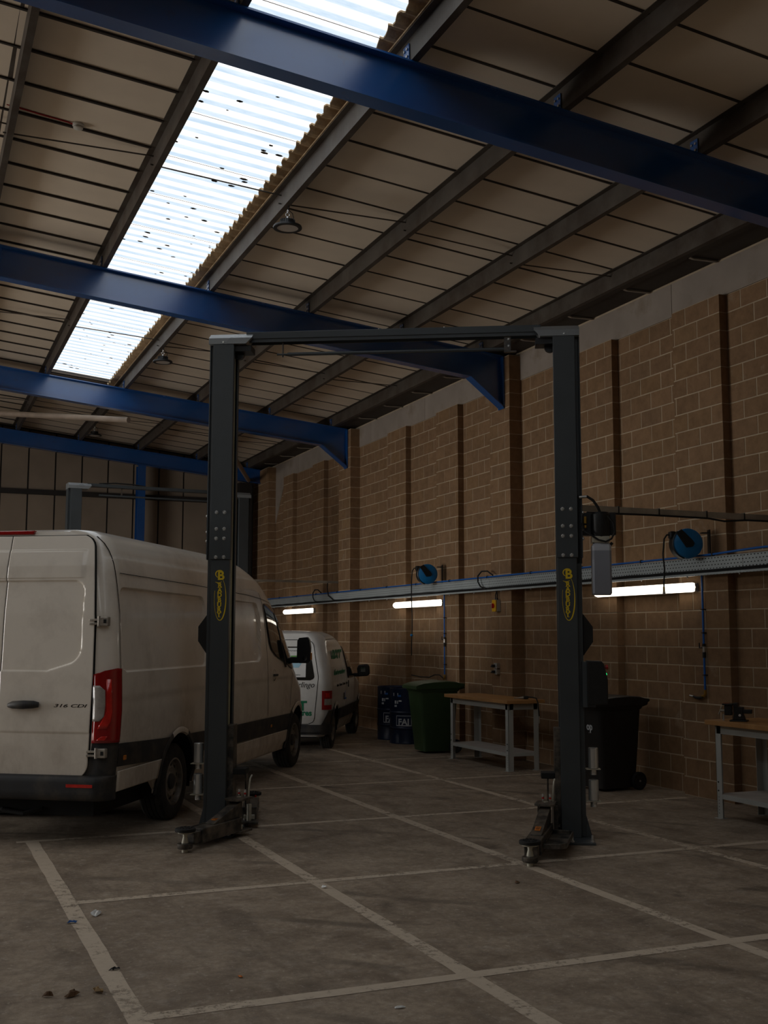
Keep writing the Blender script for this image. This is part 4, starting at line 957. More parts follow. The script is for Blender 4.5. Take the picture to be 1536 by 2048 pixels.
    def dgrid(z0, z1, e, off, m, nm, nu, nv, y0, disp=None, par=dr):
        b = MB()
        def pt(u, v):
            z = lerp(z0, z1, v); y = lerp(y0, yo(z, e), u); x = interp(BXR, z)-off+(disp(y, z) if disp else 0)
            return (x, sd*y, z)
        b.grid(pt, nu, nv); o = b.build(nm, m, par, smooth=35)
        k = o.modifiers.new('thick', 'SOLIDIFY'); k.thickness = .004; k.offset = -1 if sd > 0 else 1
        return o
    def ddisp(y, z):
        zb = 1.425+max(0, y-.42)*.30
        sdv = sdbox(y, z, -.12, zb, .715-.0*z, 2.178, .10); d = .017*sstep(.005, -.006, sdv)
        d += .010*sstep(2.425, 2.44, z)*0-.006*sstep(2.44, 2.425, z)*sstep(.72, .66, y)*(z > 2.2)
        d += .008*sstep(.935, .915, z)
        return d
    dgrid(.553, 2.567, .007, .002, 'seam_dark', 'door_gap', 12, 60, 0)
    dgrid(.560, 2.560, 0, .023, 'van_white', 'door_skin', 90, 280, .004, ddisp)
    for z in (1.835, .765):                              # hinges
        h_ = bpy.data.objects.new('door_hinge', None); COL.objects.link(h_); h_.parent = dr; h_.location = (interp(BXR, z)-.012, sd*.0, z); y0 = .86 if z > 1 else .875
        x0 = 0
        MB().box(-.022, sd*(y0-.01), -.038, .03, sd*(y0+.085), .038).build('hinge_leaf', 'hinge_metal', h_, bev=.008)
        for dz in (-.02, .012): MB().box(-.026, sd*(y0-.08), dz-.009, .0, sd*(y0+.01), dz+.009).build('hinge_knuckle', 'hinge_metal', h_, bev=.003)
        MB().cyl((-.018, sd*(y0+.005), -.042), (-.018, sd*(y0+.005), .042), .012, n=10).build('hinge_pin', 'hinge_metal', h_)
        MB().box(-.024, sd*(y0+.045), -.016, -.02, sd*(y0+.07), .016).build('hinge_slot', 'seam_dark', h_)
# rear door furniture
MB().tube([(-1.575, -.37, 1.15), (-1.590, -.33, 1.152), (-1.595, -.24, 1.150), (-1.590, -.15, 1.148), (-1.565, -.1, 1.142)], [.022, .032, .036, .032, .02], 12).build('door_pull', 'van_black_trim', big, smooth=50)
bd = inst('model_badge', text_mesh('316 CDI', .068, 'badge_dark', shear=.28, bold=.001, depth=.002), big, (-1.556, -.635, 1.143), (radians(90), 0, radians(-90)), (1.22, .55, 1))
MB().box(-1.405, -.185, 2.578, -1.35, .185, 2.612).build('brake_light', 'tail_red', big, bev=.006)
# bumper
def bump(z, q):
    x, y, nx, ny = bsh.base(q, max(z, .5)); o = interp([(.385, .03), (.42, .055), (.52, .06), (.565, .05), (.58, .02)], z); return x+nx*o, y+ny*.012, nx, ny
for sd in (-1, 1):
    b = MB(); Z = [.385, .40, .42, .46, .50, .53, .555, .57, .58]
    b.grid(lambda u, v: (lambda r: (r[0], sd*r[1], Z[int(round(v*8))]))(bump(Z[int(round(v*8))], u*2.0)), 30, 8)
    o = b.build('rear_bumper', 'van_black_trim', big, smooth=40); k = o.modifiers.new('thick', 'SOLIDIFY'); k.thickness = .006; k.offset = -1 if sd > 0 else 1
    b = MB()                                             # corner upright below the lamp
    b.grid(lambda u, v: (lambda z, q: (lambda r: (r[0]+r[2]*.008, sd*(r[1]+r[3]*.008), z))(bsh.base(q, z)))(lerp(.56, .845, v), lerp(interp([(0, .62), (.25, .86), (.5, .93), (1, .955)], v), 2.0, u)), 16, 12)
    b.build('bumper_corner', 'van_black_trim', big, smooth=40)
    MB().grid(lambda u, v: (lambda q, z: (lambda r: (r[0]-.010, sd*(r[1]), z))(bump(z, q)))(lerp(.74, 1.02, u), lerp(.492-.0*u, .518, v)), 6, 2).build('reflector', 'tail_red_bright', big)
# cab interior hint and front
MB().box(3.0, -.75, .5, 4.2, .75, 1.1).build('cab_floor', 'seam_dark', big)

# ---- small van with sign writing
sm = thing('small_van', 'small white van with green sign writing parked by the block wall', 'van', (6.079-.80*cos(radians(29.16)), 16.399+.80*sin(radians(29.16)), 0), radians(90-29.16))
SWt = [(.22, .74), (.35, .80), (.6, .845), (.95, .855), (1.2, .83), (1.5, .765), (1.64, .725), (1.71, .68), (1.75, .62)]
SXR = [(.22, -.56), (.5, -.60), (1.0, -.60), (1.4, -.54), (1.75, -.43)]
SXF = [(.22, 3.45), (.5, 3.52), (.75, 3.50), (.92, 3.30), (1.02, 2.95), (1.12, 2.62), (1.4, 2.16), (1.6, 1.72), (1.72, 1.25), (1.75, 1.0)]
SXE = [(.22, 2.55), (.9, 2.45), (1.1, 1.75), (1.4, 1.2), (1.75, .4)]
SRC = [(.22, .14), (1.0, .16), (1.75, .22)]
def sdisp(x, y, z, q):
    d = 0
    if q >= 2: d += .008*sstep(.86, .83, z)*(z > .5)+.008*(z <= .5)
    if q >= 2 and x < 1.2: d += .010*sstep(.01, -.012, sdbox(x, z, -.32, .98, 1.02, 1.57, .08))
    return d
ssh = Shape(SWt, SXR, SXF, SXE, SRC, sdisp, [(1.772, .88), (1.788, .65), (1.797, .35), (1.80, 0)], 2.5)
zs2 = [.22+.035*i for i in range(22)]+[.97, .985, 1.0, 1.03]+[1.06+.04*i for i in range(12)]+[1.53, 1.55, 1.57, 1.585, 1.61, 1.64, 1.66, 1.68, 1.70, 1.715, 1.73, 1.742, 1.75]
body_shell(ssh, zs2, (4, 8, 90, 36), [(0, .30, .37), (2.70, .30, .37)], 'body_shell', 'small_van_white', sm)
for wx in (0, 2.70):
    for sd in (-1, 1): wheel(sm, wx, .80, .305, .175, sd, .19); arch_liner(sm, wx, .30, .37, ssh, sd, .28, .60, 'small_van_white')
MB().box(-.5, -.62, .2, 3.2, .62, .32).build('underbody', 'seam_dark', sm)
for sd in (-1, 1):
    side_patch(ssh, [(z, sqrt(.378**2-(z-.30)**2) if z < .67 else .06, 2.70-sqrt(.378**2-(z-.30)**2)) for z in (.42, .47, .52, .57, .60)], sd, .012, 'side_trim', 'van_black_trim', sm, 24)
    side_patch(ssh, [(z, -.43, -sqrt(.378**2-(z-.30)**2)) for z in (.40, .46, .52, .58, .62)], sd, .012, 'side_trim', 'van_black_trim', sm, 8)
    rows = [(1.55, 1.12, 1.42), (1.5, 1.13, 1.62), (1.4, 1.15, 1.85), (1.25, 1.17, 2.06), (1.12, 1.19, 2.22), (1.03, 1.22, 2.30)]
    side_patch(ssh, rows[::-1], sd, .006, 'cab_window', 'dark_glass', sm, 12)
    side_ribbon(ssh, [(1.07, 1.62), (1.07, 1.1), (1.12, .62)], sd, .012, 'door_gap', 'seam_dark', sm)
    side_ribbon(ssh, [(-.25, 1.66), (.6, 1.67), (1.07, 1.62)], sd, .008, 'roof_joint', 'seam_dark', sm)
    for x, z in ((1.24, .93), (.78, .75)): MB().box(x-.02, sd*ssh.side_y(x, z), z-.05, x+.015, sd*(ssh.side_y(x, z)+.014), z+.06).build('door_handle', 'van_black_trim', sm, bev=.006)
    mr_ = bpy.data.objects.new('wing_mirror', None); COL.objects.link(mr_); mr_.parent = sm; yy = ssh.side_y(2.0, 1.05)
    MB().prism([(2.0, sd*(yy+.07), 1.02), (2.0, sd*(yy+.24), 1.03), (2.0, sd*(yy+.27), 1.07), (2.0, sd*(yy+.265), 1.20), (2.0, sd*(yy+.23), 1.235), (2.0, sd*(yy+.08), 1.22), (2.0, sd*(yy+.05), 1.16)], (.1, 0, 0)).build('mirror_shell', 'black_plastic', mr_, bev=.02)
    MB().box(2.02, sd*(yy-.03), 1.02, 2.09, sd*(yy+.1), 1.08).build('mirror_arm', 'black_plastic', mr_, bev=.01)
    MB().box(1.998, sd*(yy+.12), 1.10, 2.0, sd*(yy+.20), 1.18).build('mirror_face', 'mirror_glass', mr_)
    # rear door: seam, window, lamp, bumper
    def rg(y0f, y1f, z0, z1, off, m, nm, nu=8, nv=10, par=sm):
        b = MB(); b.grid(lambda u, v: (lambda z: (interp(SXR, z)-off, sd*lerp(y0f(z), y1f(z), u), z))(lerp(z0, z1, v)), nu, nv); return b.build(nm, m, par)
    cut = lambda y, z0, z1, r: (lambda z: y-(r-sqrt(max(0, r*r-max(0, (z0+r)-z)**2)) if z < z0+r else r-sqrt(max(0, r*r-max(0, z-(z1-r))**2)) if z > z1-r else 0))
    e = lambda z: interp([(.42, .60), (1.1, .66), (1.62, .56)], z)
    rg(lambda z: 0, lambda z: cut(e(z)+.008, .40, 1.66, .10)(z), .40, 1.66, .002, 'seam_dark', 'door_gap', 8, 40)
    dk = bpy.data.objects.new('rear_door', None); COL.objects.link(dk); dk.parent = sm
    rg(lambda z: .004, lambda z: cut(e(z), .41, 1.65, .09)(z), .41, 1.65, .007, 'small_van_white', 'door_skin', 8, 40, dk)
    rg(lambda z: .05, lambda z: cut(e(z)-.055, 1.055, 1.555, .06)(z), 1.055, 1.555, .010, 'dark_glass', 'door_window', 8, 24, dk)
    lp = bpy.data.objects.new('tail_lamp', None); COL.objects.link(lp); lp.parent = sm
    def lamp2(z0, z1, qa, qb, off, m, nm):
        b = MB(); b.grid(lambda u, v: (lambda z, q: (lambda r: (r[0]+r[2]*off, sd*(r[1]+r[3]*off), z))(ssh.base(q, z)))(lerp(z0, z1, v), lerp(qa, qb, u)), 10, 6); b.build(nm, m, lp, smooth=40)
    lamp2(.62, .90, 1.10, 1.85, .010, 'tail_red', 'lamp_lens'); lamp2(.69, .78, 1.25, 1.80, .013, 'tail_clear', 'reverse_lens'); lamp2(.80, .87, 1.3, 1.6, .013, 'tail_red_bright', 'brake_lens')
    b = MB(); b.grid(lambda u, v: (lambda z, q: (lambda r: (r[0]+r[2]*(.03 if .27 < z < .58 else .012), sd*(r[1]+r[3]*.014), z))(ssh.base(q, max(z, .4))))(lerp(.25, interp([(0, .40), (.6, .40), (.75, .61), (1, .61)], u), v), 2.05*u), 24, 8)
    b.build('rear_bumper', 'van_black_trim', sm, smooth=40)
# sign writing (on the wall side and the back door)
def sign(txt, size, m, x, z, sx=1., shear=0, bold=0):
    inst('lettering', text_mesh(txt, size, m, shear=shear, bold=bold, depth=.0015), sm, (x, -(ssh.side_y(x, z)+.004-sdisp(x, 0, z, 2.5)), z), (radians(90+5 if z > 1.1 else 90), 0, 0), (sx, 1, 1))
sign('BEST', .31, 'sign_green', .36, 1.375, 1.45, 0, .010); sign('Autocentres', .165, 'sign_green', .47, 1.14, 1.45, 0, .006)
sign('Brakes  Exhausts  Clutches  Tyres', .062, 'sign_black', .56, .955, 1.35)
sign('(', .16, 'sign_blue', .98, .80, 1); sign('citroen', .06, 'sign_blue', 1.02, .71, 1)
def rsign(txt, size, m, y, z, sx=1., shear=0, bold=0, nm='lettering', off=.0085):
    inst(nm, text_mesh(txt, size, m, shear=shear, bold=bold, depth=.0012), sm, (interp(SXR, z)-off, y, z), (radians(90), 0, radians(-90)), (sx, 1, 1))
rsign('Berlingo', .115, 'sign_black', -.42, .985, .95, .35); rsign('BEST', .19, 'sign_green', -.27, .67, 1.1, 0, .008); rsign('Autocentres', .115, 'sign_green', -.28, .57, 1.0, 0, .004); rsign('01902 351 600'[:0] or 'Tel.  .....', .035, 'sign_black', -.33, .49)
xw = interp(SXR, 1.3)-.017
MB().grid(lambda u, v: (lambda z: (interp(SXR, z)-.0125, lerp(-.04, -.47, u), z))(lerp(1.10, 1.535, v)), 4, 12).build('window_poster', 'poster_white', sm)
def pq(y0, z0, y1, z1, k, m, nm):
    X = lambda z: interp(SXR, z)-.0145
    MB().add([(X(z0), y0, z0), (X(z0), y1, z0), (X(z1), y1-k, z1), (X(z1), y0-k, z1)], [(0, 1, 2, 3)]).build(nm, m, sm)
pq(-.12, 1.33, -.36, 1.42, .04, 'poster_green', 'poster_logo'); pq(-.10, 1.24, -.36, 1.315, .05, 'poster_sky', 'poster_logo')
rsign('Autocentres', .06, 'sign_black', -.27, 1.49, 1., 0, 0, 'lettering', .0135); rsign('TYRE', .05, 'poster_white', -.26, 1.375, 1., .2, .002, 'lettering', .0155); rsign('brakes  exhausts  batteries', .026, 'sign_black', -.25, 1.135, 1., 0, 0, 'lettering', .0135)

# ------------------------------------------------------------------ services on the block wall
def perforated():
    m, nt, N, L, P = new_mat('perforated_tray')
    geo = N.new('ShaderNodeNewGeometry'); sep = N.new('ShaderNodeSeparateXYZ'); L.new(geo.outputs['Position'], sep.inputs[0])
    def M_(op, a, b=None, c=None):
        x = N.new('ShaderNodeMath'); x.operation = op
        for i, q in ((0, a), (1, b), (2, c)):
            if q is None: continue
            if isinstance(q, (int, float)): x.inputs[i].default_value = q
            else: L.new(q, x.inputs[i])
        return x.outputs[0]
    row = M_('FLOOR', M_('DIVIDE', sep.outputs[2], .036))
    fy = M_('SUBTRACT', M_('FRACT', M_('ADD', M_('DIVIDE', sep.outputs[1], .05), M_('MULTIPLY', M_('MODULO', row, 2), .5))), .5)
    fz = M_('SUBTRACT', M_('FRACT', M_('DIVIDE', sep.outputs[2], .036)), .5)
    d = M_('MAXIMUM', M_('MULTIPLY', M_('ABSOLUTE', fy), .05/.0095), M_('MULTIPLY', M_('ABSOLUTE', fz), .036/.0055))
    hole = M_('LESS_THAN', d, 1)
    n = N.new('ShaderNodeTexNoise'); n.inputs['Scale'].default_value = 3; n.inputs['Detail'].default_value = 7; L.new(geo.outputs['Position'], n.inputs['Vector'])
    c0 = N.new('ShaderNodeMix'); c0.data_type = 'RGBA'; c0.inputs[6].default_value = rgb('9aa1a2'); c0.inputs[7].default_value = rgb('c3caca'); L.new(n.outputs['Fac'], c0.inputs[0])
    c = N.new('ShaderNodeMix'); c.data_type = 'RGBA'; L.new(hole, c.inputs[0]); L.new(c0.outputs[2], c.inputs[6]); c.inputs[7].default_value = rgb('15130f')
    L.new(c.outputs[2], P.inputs['Base Color']); P.inputs['Roughness'].default_value = .42; P.inputs['Metallic'].default_value = .1
perforated()
mat('air_pipe_blue', '1c62b4', .4, var=.1, scale=8)
mat('reel_blue', '1273b0', .38, var=.08, scale=6, bump=.02)
mat('lamp_body', '1a1a1b', .45, var=.15)
mat('lamp_lens', 'b6ada4', .3, var=.08)
mat('tube_glow', 'ffffff', .4, emit=(1.0, .90, .74, 1), estr=3.0)
mat('batten_grey', 'a8a39b', .5, var=.1)
mat('isolator_yellow', 'd8a40c', .45, var=.05); mat('isolator_grey', 'b0b0aa', .5, var=.05)
mat('white_plastic', 'c9c6bf', .5, var=.06)
mat('red_cable', 'a01c1c', .5)
mat('bench_wood', 'b98a56', .55, var=.18, scale=4, col2='a0713f', thr=.5, soft=.25, sscale=9, bump=.04)
mat('bench_grey', 'b0b2ae', .45, var=.06, scale=4)
mat('shelf_grey', 'b3aca5', .6, var=.12, scale=5)
mat('bin_green', '2b4424', .5, var=.1, scale=4, bump=.04, bscale=40)
mat('bin_black', '1e1c1c', .5, var=.15, scale=4, bump=.04, bscale=40)
mat('drum_blue', '0e1f3d', .35, var=.12, scale=5)
mat('print_white', 'cfd4d8', .5); mat('vice_iron', '1d1c1c', .45, metal=.3, var=.25, scale=10, bump=.06)
mat('copper', 'a0562c', .35, metal=.8)
XT = 7.745
tr = thing('cable_tray', 'galvanised perforated cable tray running along the whole block wall', 'cable tray', (0, 0, 0))
y = 6.6; k = 0
while y < 26:
    w = 3.0 if k % 2 else 2.4; b = MB().box(XT, y+.003, 2.365, XT+.004, y+w-.003, 2.55); b.box(XT-.035, y+.003, 2.361, XT+.004, y+w-.003, 2.365); b.box(XT-.012, y+.003, 2.55, XT+.004, y+w-.003, 2.554); b.box(XT-.038, y+.003, 2.361, XT-.035, y+w-.003, 2.385)
    b.build('tray_section', 'perforated_tray', tr); y += w; k += 1
for yb, xb in ((7.7, XB), (9.8, XP), (11.9, XP), (14.15, XB), (16.1, XP), (18.1, XP), (20.5, XB), (22.3, XP), (24.4, XP)): MB().box(XT+.004, yb-.02, 2.40, xb, yb+.02, 2.44).build('tray_bracket', 'bracket_metal', tr)
for i in range(22): MB().cyl((XT-.02, 8.2+i*.83, 2.345), (XT-.02, 8.2+i*.83, 2.361), .008, n=6).build('tray_bolt', 'chrome', tr)
cb_ = random.Random(2)
for j, (dz, r) in enumerate(((2.392, .012), (2.412, .009))):
    pts = [(XT-.016-.004*j, 6.7+i*.35, dz+cb_.uniform(-.004, .004)) for i in range(54)]
    tag(MB().tube(pts, r, 8).build('power_cable', 'black_rubber', smooth=40), ['thick black cable lying along the bottom of the tray', 'thinner black cable lying on the thick tray cable'][j], 'cable', 'cables along the tray')
pipe = thing('air_pipe', 'blue compressed air pipe along the top of the cable tray', 'air pipe')
MB().tube([(XT-.0, 6.6, 2.60), (XT-.0, 8.8, 2.598), (XT-.0, 9.5, 2.575), (XT-.0, 12, 2.572), (XT, 16, 2.574), (XT, 20, 2.572), (XT, 25.6, 2.572)], .012, 10).build('main_pipe', 'air_pipe_blue', pipe, smooth=40)
for i in range(14): MB().box(XT-.014, 8.2+i*1.25, 2.553, XT+.016, 8.2+i*1.25+.02, 2.592).build('pipe_clip', 'black_plastic', pipe)
def air_drop(yp, zb, zv, label, tail):
    x = XP-.03
    d = thing('air_drop_pipe', label, 'air pipe', (x, yp, 0), group='blue air drops on the wall')
    MB().tube([(0, 0, 2.40), (0, 0, zb)], .012, 10).build('pipe', 'air_pipe_blue', d, smooth=40)
    for z in (2.0, 1.75, zb+.18): MB().box(-.018, -.016, z, .03, .016, z+.012).build('pipe_clip', 'black_plastic', d)
    MB().cyl((0, 0, zv-.09), (0, 0, zv-.03), .019, n=10).cyl((0, 0, zv+.03), (0, 0, zv+.06), .019, n=10).build('valve_union', 'black_plastic', d, smooth=40)
    MB().cyl((0, 0, zv-.035), (0, 0, zv+.035), .016, n=10).build('valve_body', 'chrome', d, smooth=40)
    MB().box(-.03, .0, zv+.01, -.018, .05, zv+.022).box(-.03, .04, zv+.01, -.018, .05, zv+.07).build('valve_lever', 'black_plastic', d, bev=.003)
    MB().tube([(0, 0, zb+.03), (0, 0, zb-.02), (0, .02, zb-.035), (0, .05, zb-.04)], .015, 8).build('elbow', 'brass', d, smooth=40)
    if tail:
        MB().tube([(0, .03, zb-.045), (0, .10, zb-.062), (0, .16, zb-.06), (0, .2, zb-.048)], [.012, .016, .014, .010], 8).build('hose_tail', 'black_rubber', d, smooth=40)
        MB().cyl((0, .20, zb-.048), (0, .26, zb-.042), .009, n=8).build('coupling', 'chrome', d, smooth=40)
    return d
air_drop(9.80, 1.12, 1.58, 'blue air drop pipe with valve beside the bench with the vice', True)
dd = air_drop(16.15, 1.08, 1.64, 'blue air drop pipe ending above the green wheelie bin', False)
MB().tube([(0, .03, 1.04), (-.04, .10, 1.10), (-.08, .2, 1.10), (-.12, .32, 1.055), (-.2, .5, 1.06), (-.3, .62, 1.085)], .009, 8).build('hose_tail', 'black_rubber', dd, smooth=40)
def reel(yc, label, drop):
    x, z = 7.60, 2.70; r = thing('hose_reel', label, 'hose reel', (x, yc, z), radians(-20 if yc < 12 else -14), group='hose reels above the tray')
    MB().lathe([(0, -.075), (.135, -.075), (.158, -.06), (.162, -.03), (.162, .03), (.158, .06), (.135, .075), (0, .075)], (0, 0, 0), 'y', 36).build('drum_case', 'reel_blue', r, smooth=35)
    MB().prism([(-.03, -.09, -.045), (.045, -.09, -.035), (.062, -.09, 0), (.045, -.09, .03), (-.075, -.09, .15), (-.135, -.09, .11)], (0, .018, 0)).build('cover_arm', 'black_plastic', r, bev=.006)
    MB().lathe([(.163, -.068), (.172, -.06), (.172, .06), (.163, .068)], (0, 0, 0), 'y', 24, radians(195), radians(320)).build('rim_guard', 'black_plastic', r, smooth=35)
    MB().box(-.185, -.05, .055, -.125, .05, .13).build('hose_outlet', 'black_plastic', r, bev=.012)
    b = MB().box(.16, -.03, .11, .25, .03, .122).box(.16, -.03, -.132, .25, .03, -.12).box(.24, -.035, -.16, .252, .035, .15); b.build('swivel_bracket', 'black_plastic', r)
    MB().lathe([(.155, -.04), (.168, -.04), (.168, .04), (.155, .04)], (0, 0, 0), 'y', 12, radians(215), radians(262)).build('case_window', 'chrome', r)
    P0 = Vector((-.175, 0, .09)); pts = [P0, P0+Vector((-.035, 0, .005)), P0+Vector((-.065, 0, -.04)), P0+Vector((-.075, 0, -.14))]
    for t in range(1, 9): pts.append(P0+Vector((-.075-.006*sin(t), .004*cos(t), -.14-(drop-.14)*t/8)))
    MB().tube(pts, .0085, 8).build('hose', 'black_rubber', r, smooth=40)
    e = pts[-1]
    if drop < .8:
        MB().cyl(e, e+Vector((0, 0, -.05)), .012, n=8).build('hose_end', 'brass', r, smooth=40); MB().cyl(e+Vector((0, 0, -.05)), e+Vector((0, 0, -.075)), .016, n=8).build('hose_coupling', 'chrome', r)
    else:
        MB().lathe([(0, -.02), (.02, -.012), (.024, 0), (.02, .012), (0, .02)], P0+Vector((-.078, 0, -1.06)), n=12).build('hose_stop', 'reel_blue', r, smooth=50)
    return r
reel(9.70, 'blue hose reel with short hanging hose beside the bench with the vice', .55); reel(16.22, 'blue hose reel with long hose hanging down to the green bin', 1.38)
def tube_light(y0, y1, label):
    t = thing('tube_light', label, 'strip light', (7.845, y0, 2.25), group='lit tube lights under the tray'); L_ = y1-y0
    r = .052; b = MB(); pr = [(r*.2, 0), (r*.85, .012), (r, .045), (r, L_-.045), (r*.85, L_-.012), (r*.2, L_)]
    b.lathe(pr, (0, 0, 0), 'y', 16, radians(170), radians(370)); b.build('diffuser', 'tube_glow', t, smooth=50)
    MB().lathe([(q*.98, h_) for q, h_ in pr], (0, 0, 0), 'y', 16, radians(-10), radians(190)).build('gear_housing', 'batten_grey', t, smooth=50)
    MB().box(.045, .02, -.03, .07, L_-.02, .03).build('batten', 'batten_grey', t)
    for yy in (.35, L_-.35): MB().box(.05, yy-.02, -.02, .06 if False else .155, yy+.02, .02).build('mounting_bracket', 'batten_grey', t)
    MB().box(.03, L_-.03, -.045, .07, L_-.01, .045).build('end_cap', 'batten_grey', t); MB().box(.03, .01, -.045, .07, .03, .045).build('end_cap', 'batten_grey', t)
tube_light(9.89, 11.80, 'glowing tube light on the wall above the black bin'); tube_light(16.20, 18.08, 'glowing tube light on the wall above the blue drums'); tube_light(22.42, 24.38, 'glowing tube light on the wall above the small van')
# isolator and sockets on the pier by the first bench
iso = thing('isolator_switch', 'yellow and grey isolator switch with red knob below the tray', 'switch', (XB, 14.22, 2.15))
MB().box(-.062, -.055, -.085, 0, .055, .085).build('switch_body', 'isolator_grey', iso, bev=.006); MB().box(-.085, -.055, -.085, -.062, .055, .085).build('switch_cover', 'isolator_yellow', iso, bev=.006)
MB().cyl((-.085, .01, 0), (-.095, .01, 0), .035, n=20).build('knob_base', 'red_plastic', iso, smooth=40); MB().box(-.112, .0, -.032, -.094, .02, .032).build('knob', 'red_plastic', iso, bev=.004)
for dy in (-.02, .02):
    MB().cyl((-.04, dy, .085), (-.04, dy, .11), .014, n=8).build('gland', 'black_plastic', iso); MB().tube([(-.04, dy, .10), (-.04, dy*1.3, .15), (-.035, dy*.2-.01, .215)], .008, 8).build('cable', 'black_rubber', iso, smooth=40)
for i, (z, lb) in enumerate(((1.295, 'upper metal socket box on the pier above the first bench'), (1.21, 'lower metal socket box on the pier with black plug'))):
    so = thing('wall_socket', lb, 'socket', (XB, 14.24, z), group='metal sockets on the pier')
    MB().box(-.045, -.038, -.036, 0, .038, .036).build('socket_box', 'bracket_metal', so, bev=.005); MB().box(-.055, -.04, -.038, -.045, .04, .038).build('socket_plate', 'chrome', so, bev=.003)
    MB().box(-.10, .005, -.022, -.055, .045, .018).build('plug', 'black_plastic', so, bev=.006); MB().cyl((-.08, .04, -.004), (-.082, .085, -.012), .008, n=8).build('plug_tail', 'black_plastic', so)
# loops of cable hanging from the tray
for yl, lb in ((14.55, 'black cable loop rising over the tray above the isolator'), (21.9, 'black cable loop rising over the tray above the small van'), (21.15, 'thin black cable dropping from the conduit arm to the tray')):
    if yl == 21.15: pts = [(7.74, 21.25, 2.78), (7.73, 21.24, 2.66), (7.72, 21.15, 2.52), (7.72, 20.85, 2.42), (7.72, 20.4, 2.40)]
    else: pts = [(7.735, yl-.28, 2.59), (7.70, yl-.18, 2.655), (7.69, yl-.02, 2.66), (7.69, yl+.10, 2.60), (7.69, yl+.10, 2.51), (7.70, yl+.04, 2.44), (7.715, yl-.10, 2.40)]
    tag(MB().tube(pts, .011, 8).build('cable_loop', 'black_rubber', smooth=50), lb, 'cable')

# ------------------------------------------------------------------ ceiling fittings
def highbay(x, y, label):
    z = ztop(x)-.035; l = thing('high_bay_lamp', label, 'lamp', (x, y, z), group='round high-bay lamps under the purlin')
    b = MB()
    MB().lathe([(0, -.115), (.05, -.115), (.072, -.125), (.075, -.165), (.085, -.175), (.12, -.18), (.148, -.19), (.152, -.20), (.150, -.212), (.112, -.214), (.112, -.206)], n=32).build('housing', 'lamp_body', l, smooth=35)
    for k in range(18):
        a = 2*pi*k/18; MB().box(.055, -.003, -.165, .08, .003, -.12).build('cooling_fin', 'lamp_body', l).rotation_euler.z = a
    MB().lathe([(.113, -.209), (0, -.207)], n=28).build('lens', 'lamp_lens', l)
    MB().lathe([(.114, -.2135), (.148, -.2125)], n=28).build('rim_ring', 'lamp_body', l)
    MB().cyl((0, 0, -.115), (0, 0, -.085), .012, n=10).build('hook_base', 'chrome', l)
    MB().tube(arc((0, 0, -.065), .02, 0, 2*pi, 12), .005, 6).build('hook', 'chrome', l); MB().tube(arc((0, 0, -.03), .018, 0, 2*pi, 12, ((0, 1, 0), (0, 0, 1))), .004, 6).build('chain_link', 'chrome', l)
    MB().tube([(.0, 0, -.012), (.012, 0, .005), (.01, 0, .036)], .006, 6).build('hanger', 'dark_rail', l)
    MB().tube([(.045, .02, -.12), (.075, .025, -.08), (.06, .02, -.035), (.015, .005, -.01), (.005, 0, .036)], .004, 6).build('flex', 'black_rubber', l, smooth=40)
highbay(3.46, 10.80, 'round black high-bay lamp nearest the camera beside the rooflight'); highbay(3.46, 17.08, 'round black high-bay lamp in the middle bay beside the rooflight'); highbay(3.46, 24.1, 'smallest high-bay lamp hanging near the gable wall')
sd_ = thing('smoke_detector', 'small white smoke detector on the lining with a red cable', 'detector', (1.285, 10.63, zroof(1.285, .198)))
MB().lathe([(0, 0), (.055, 0), (.055, -.018), (.048, -.022), (.045, -.045), (.03, -.052), (0, -.053)], n=24).build('detector_head', 'white_plastic', sd_, smooth=35)
MB().lathe([(.046, -.026), (.048, -.034)], n=24).build('sensor_slot', 'dark_rail', sd_)
MB().tube([(-.04, 0, -.01), (-.1, .0, .004), (-.35, -.01, .028), (-.66, -.03, .06)], .008, 8).build('red_cable', 'red_cable', sd_, smooth=40)

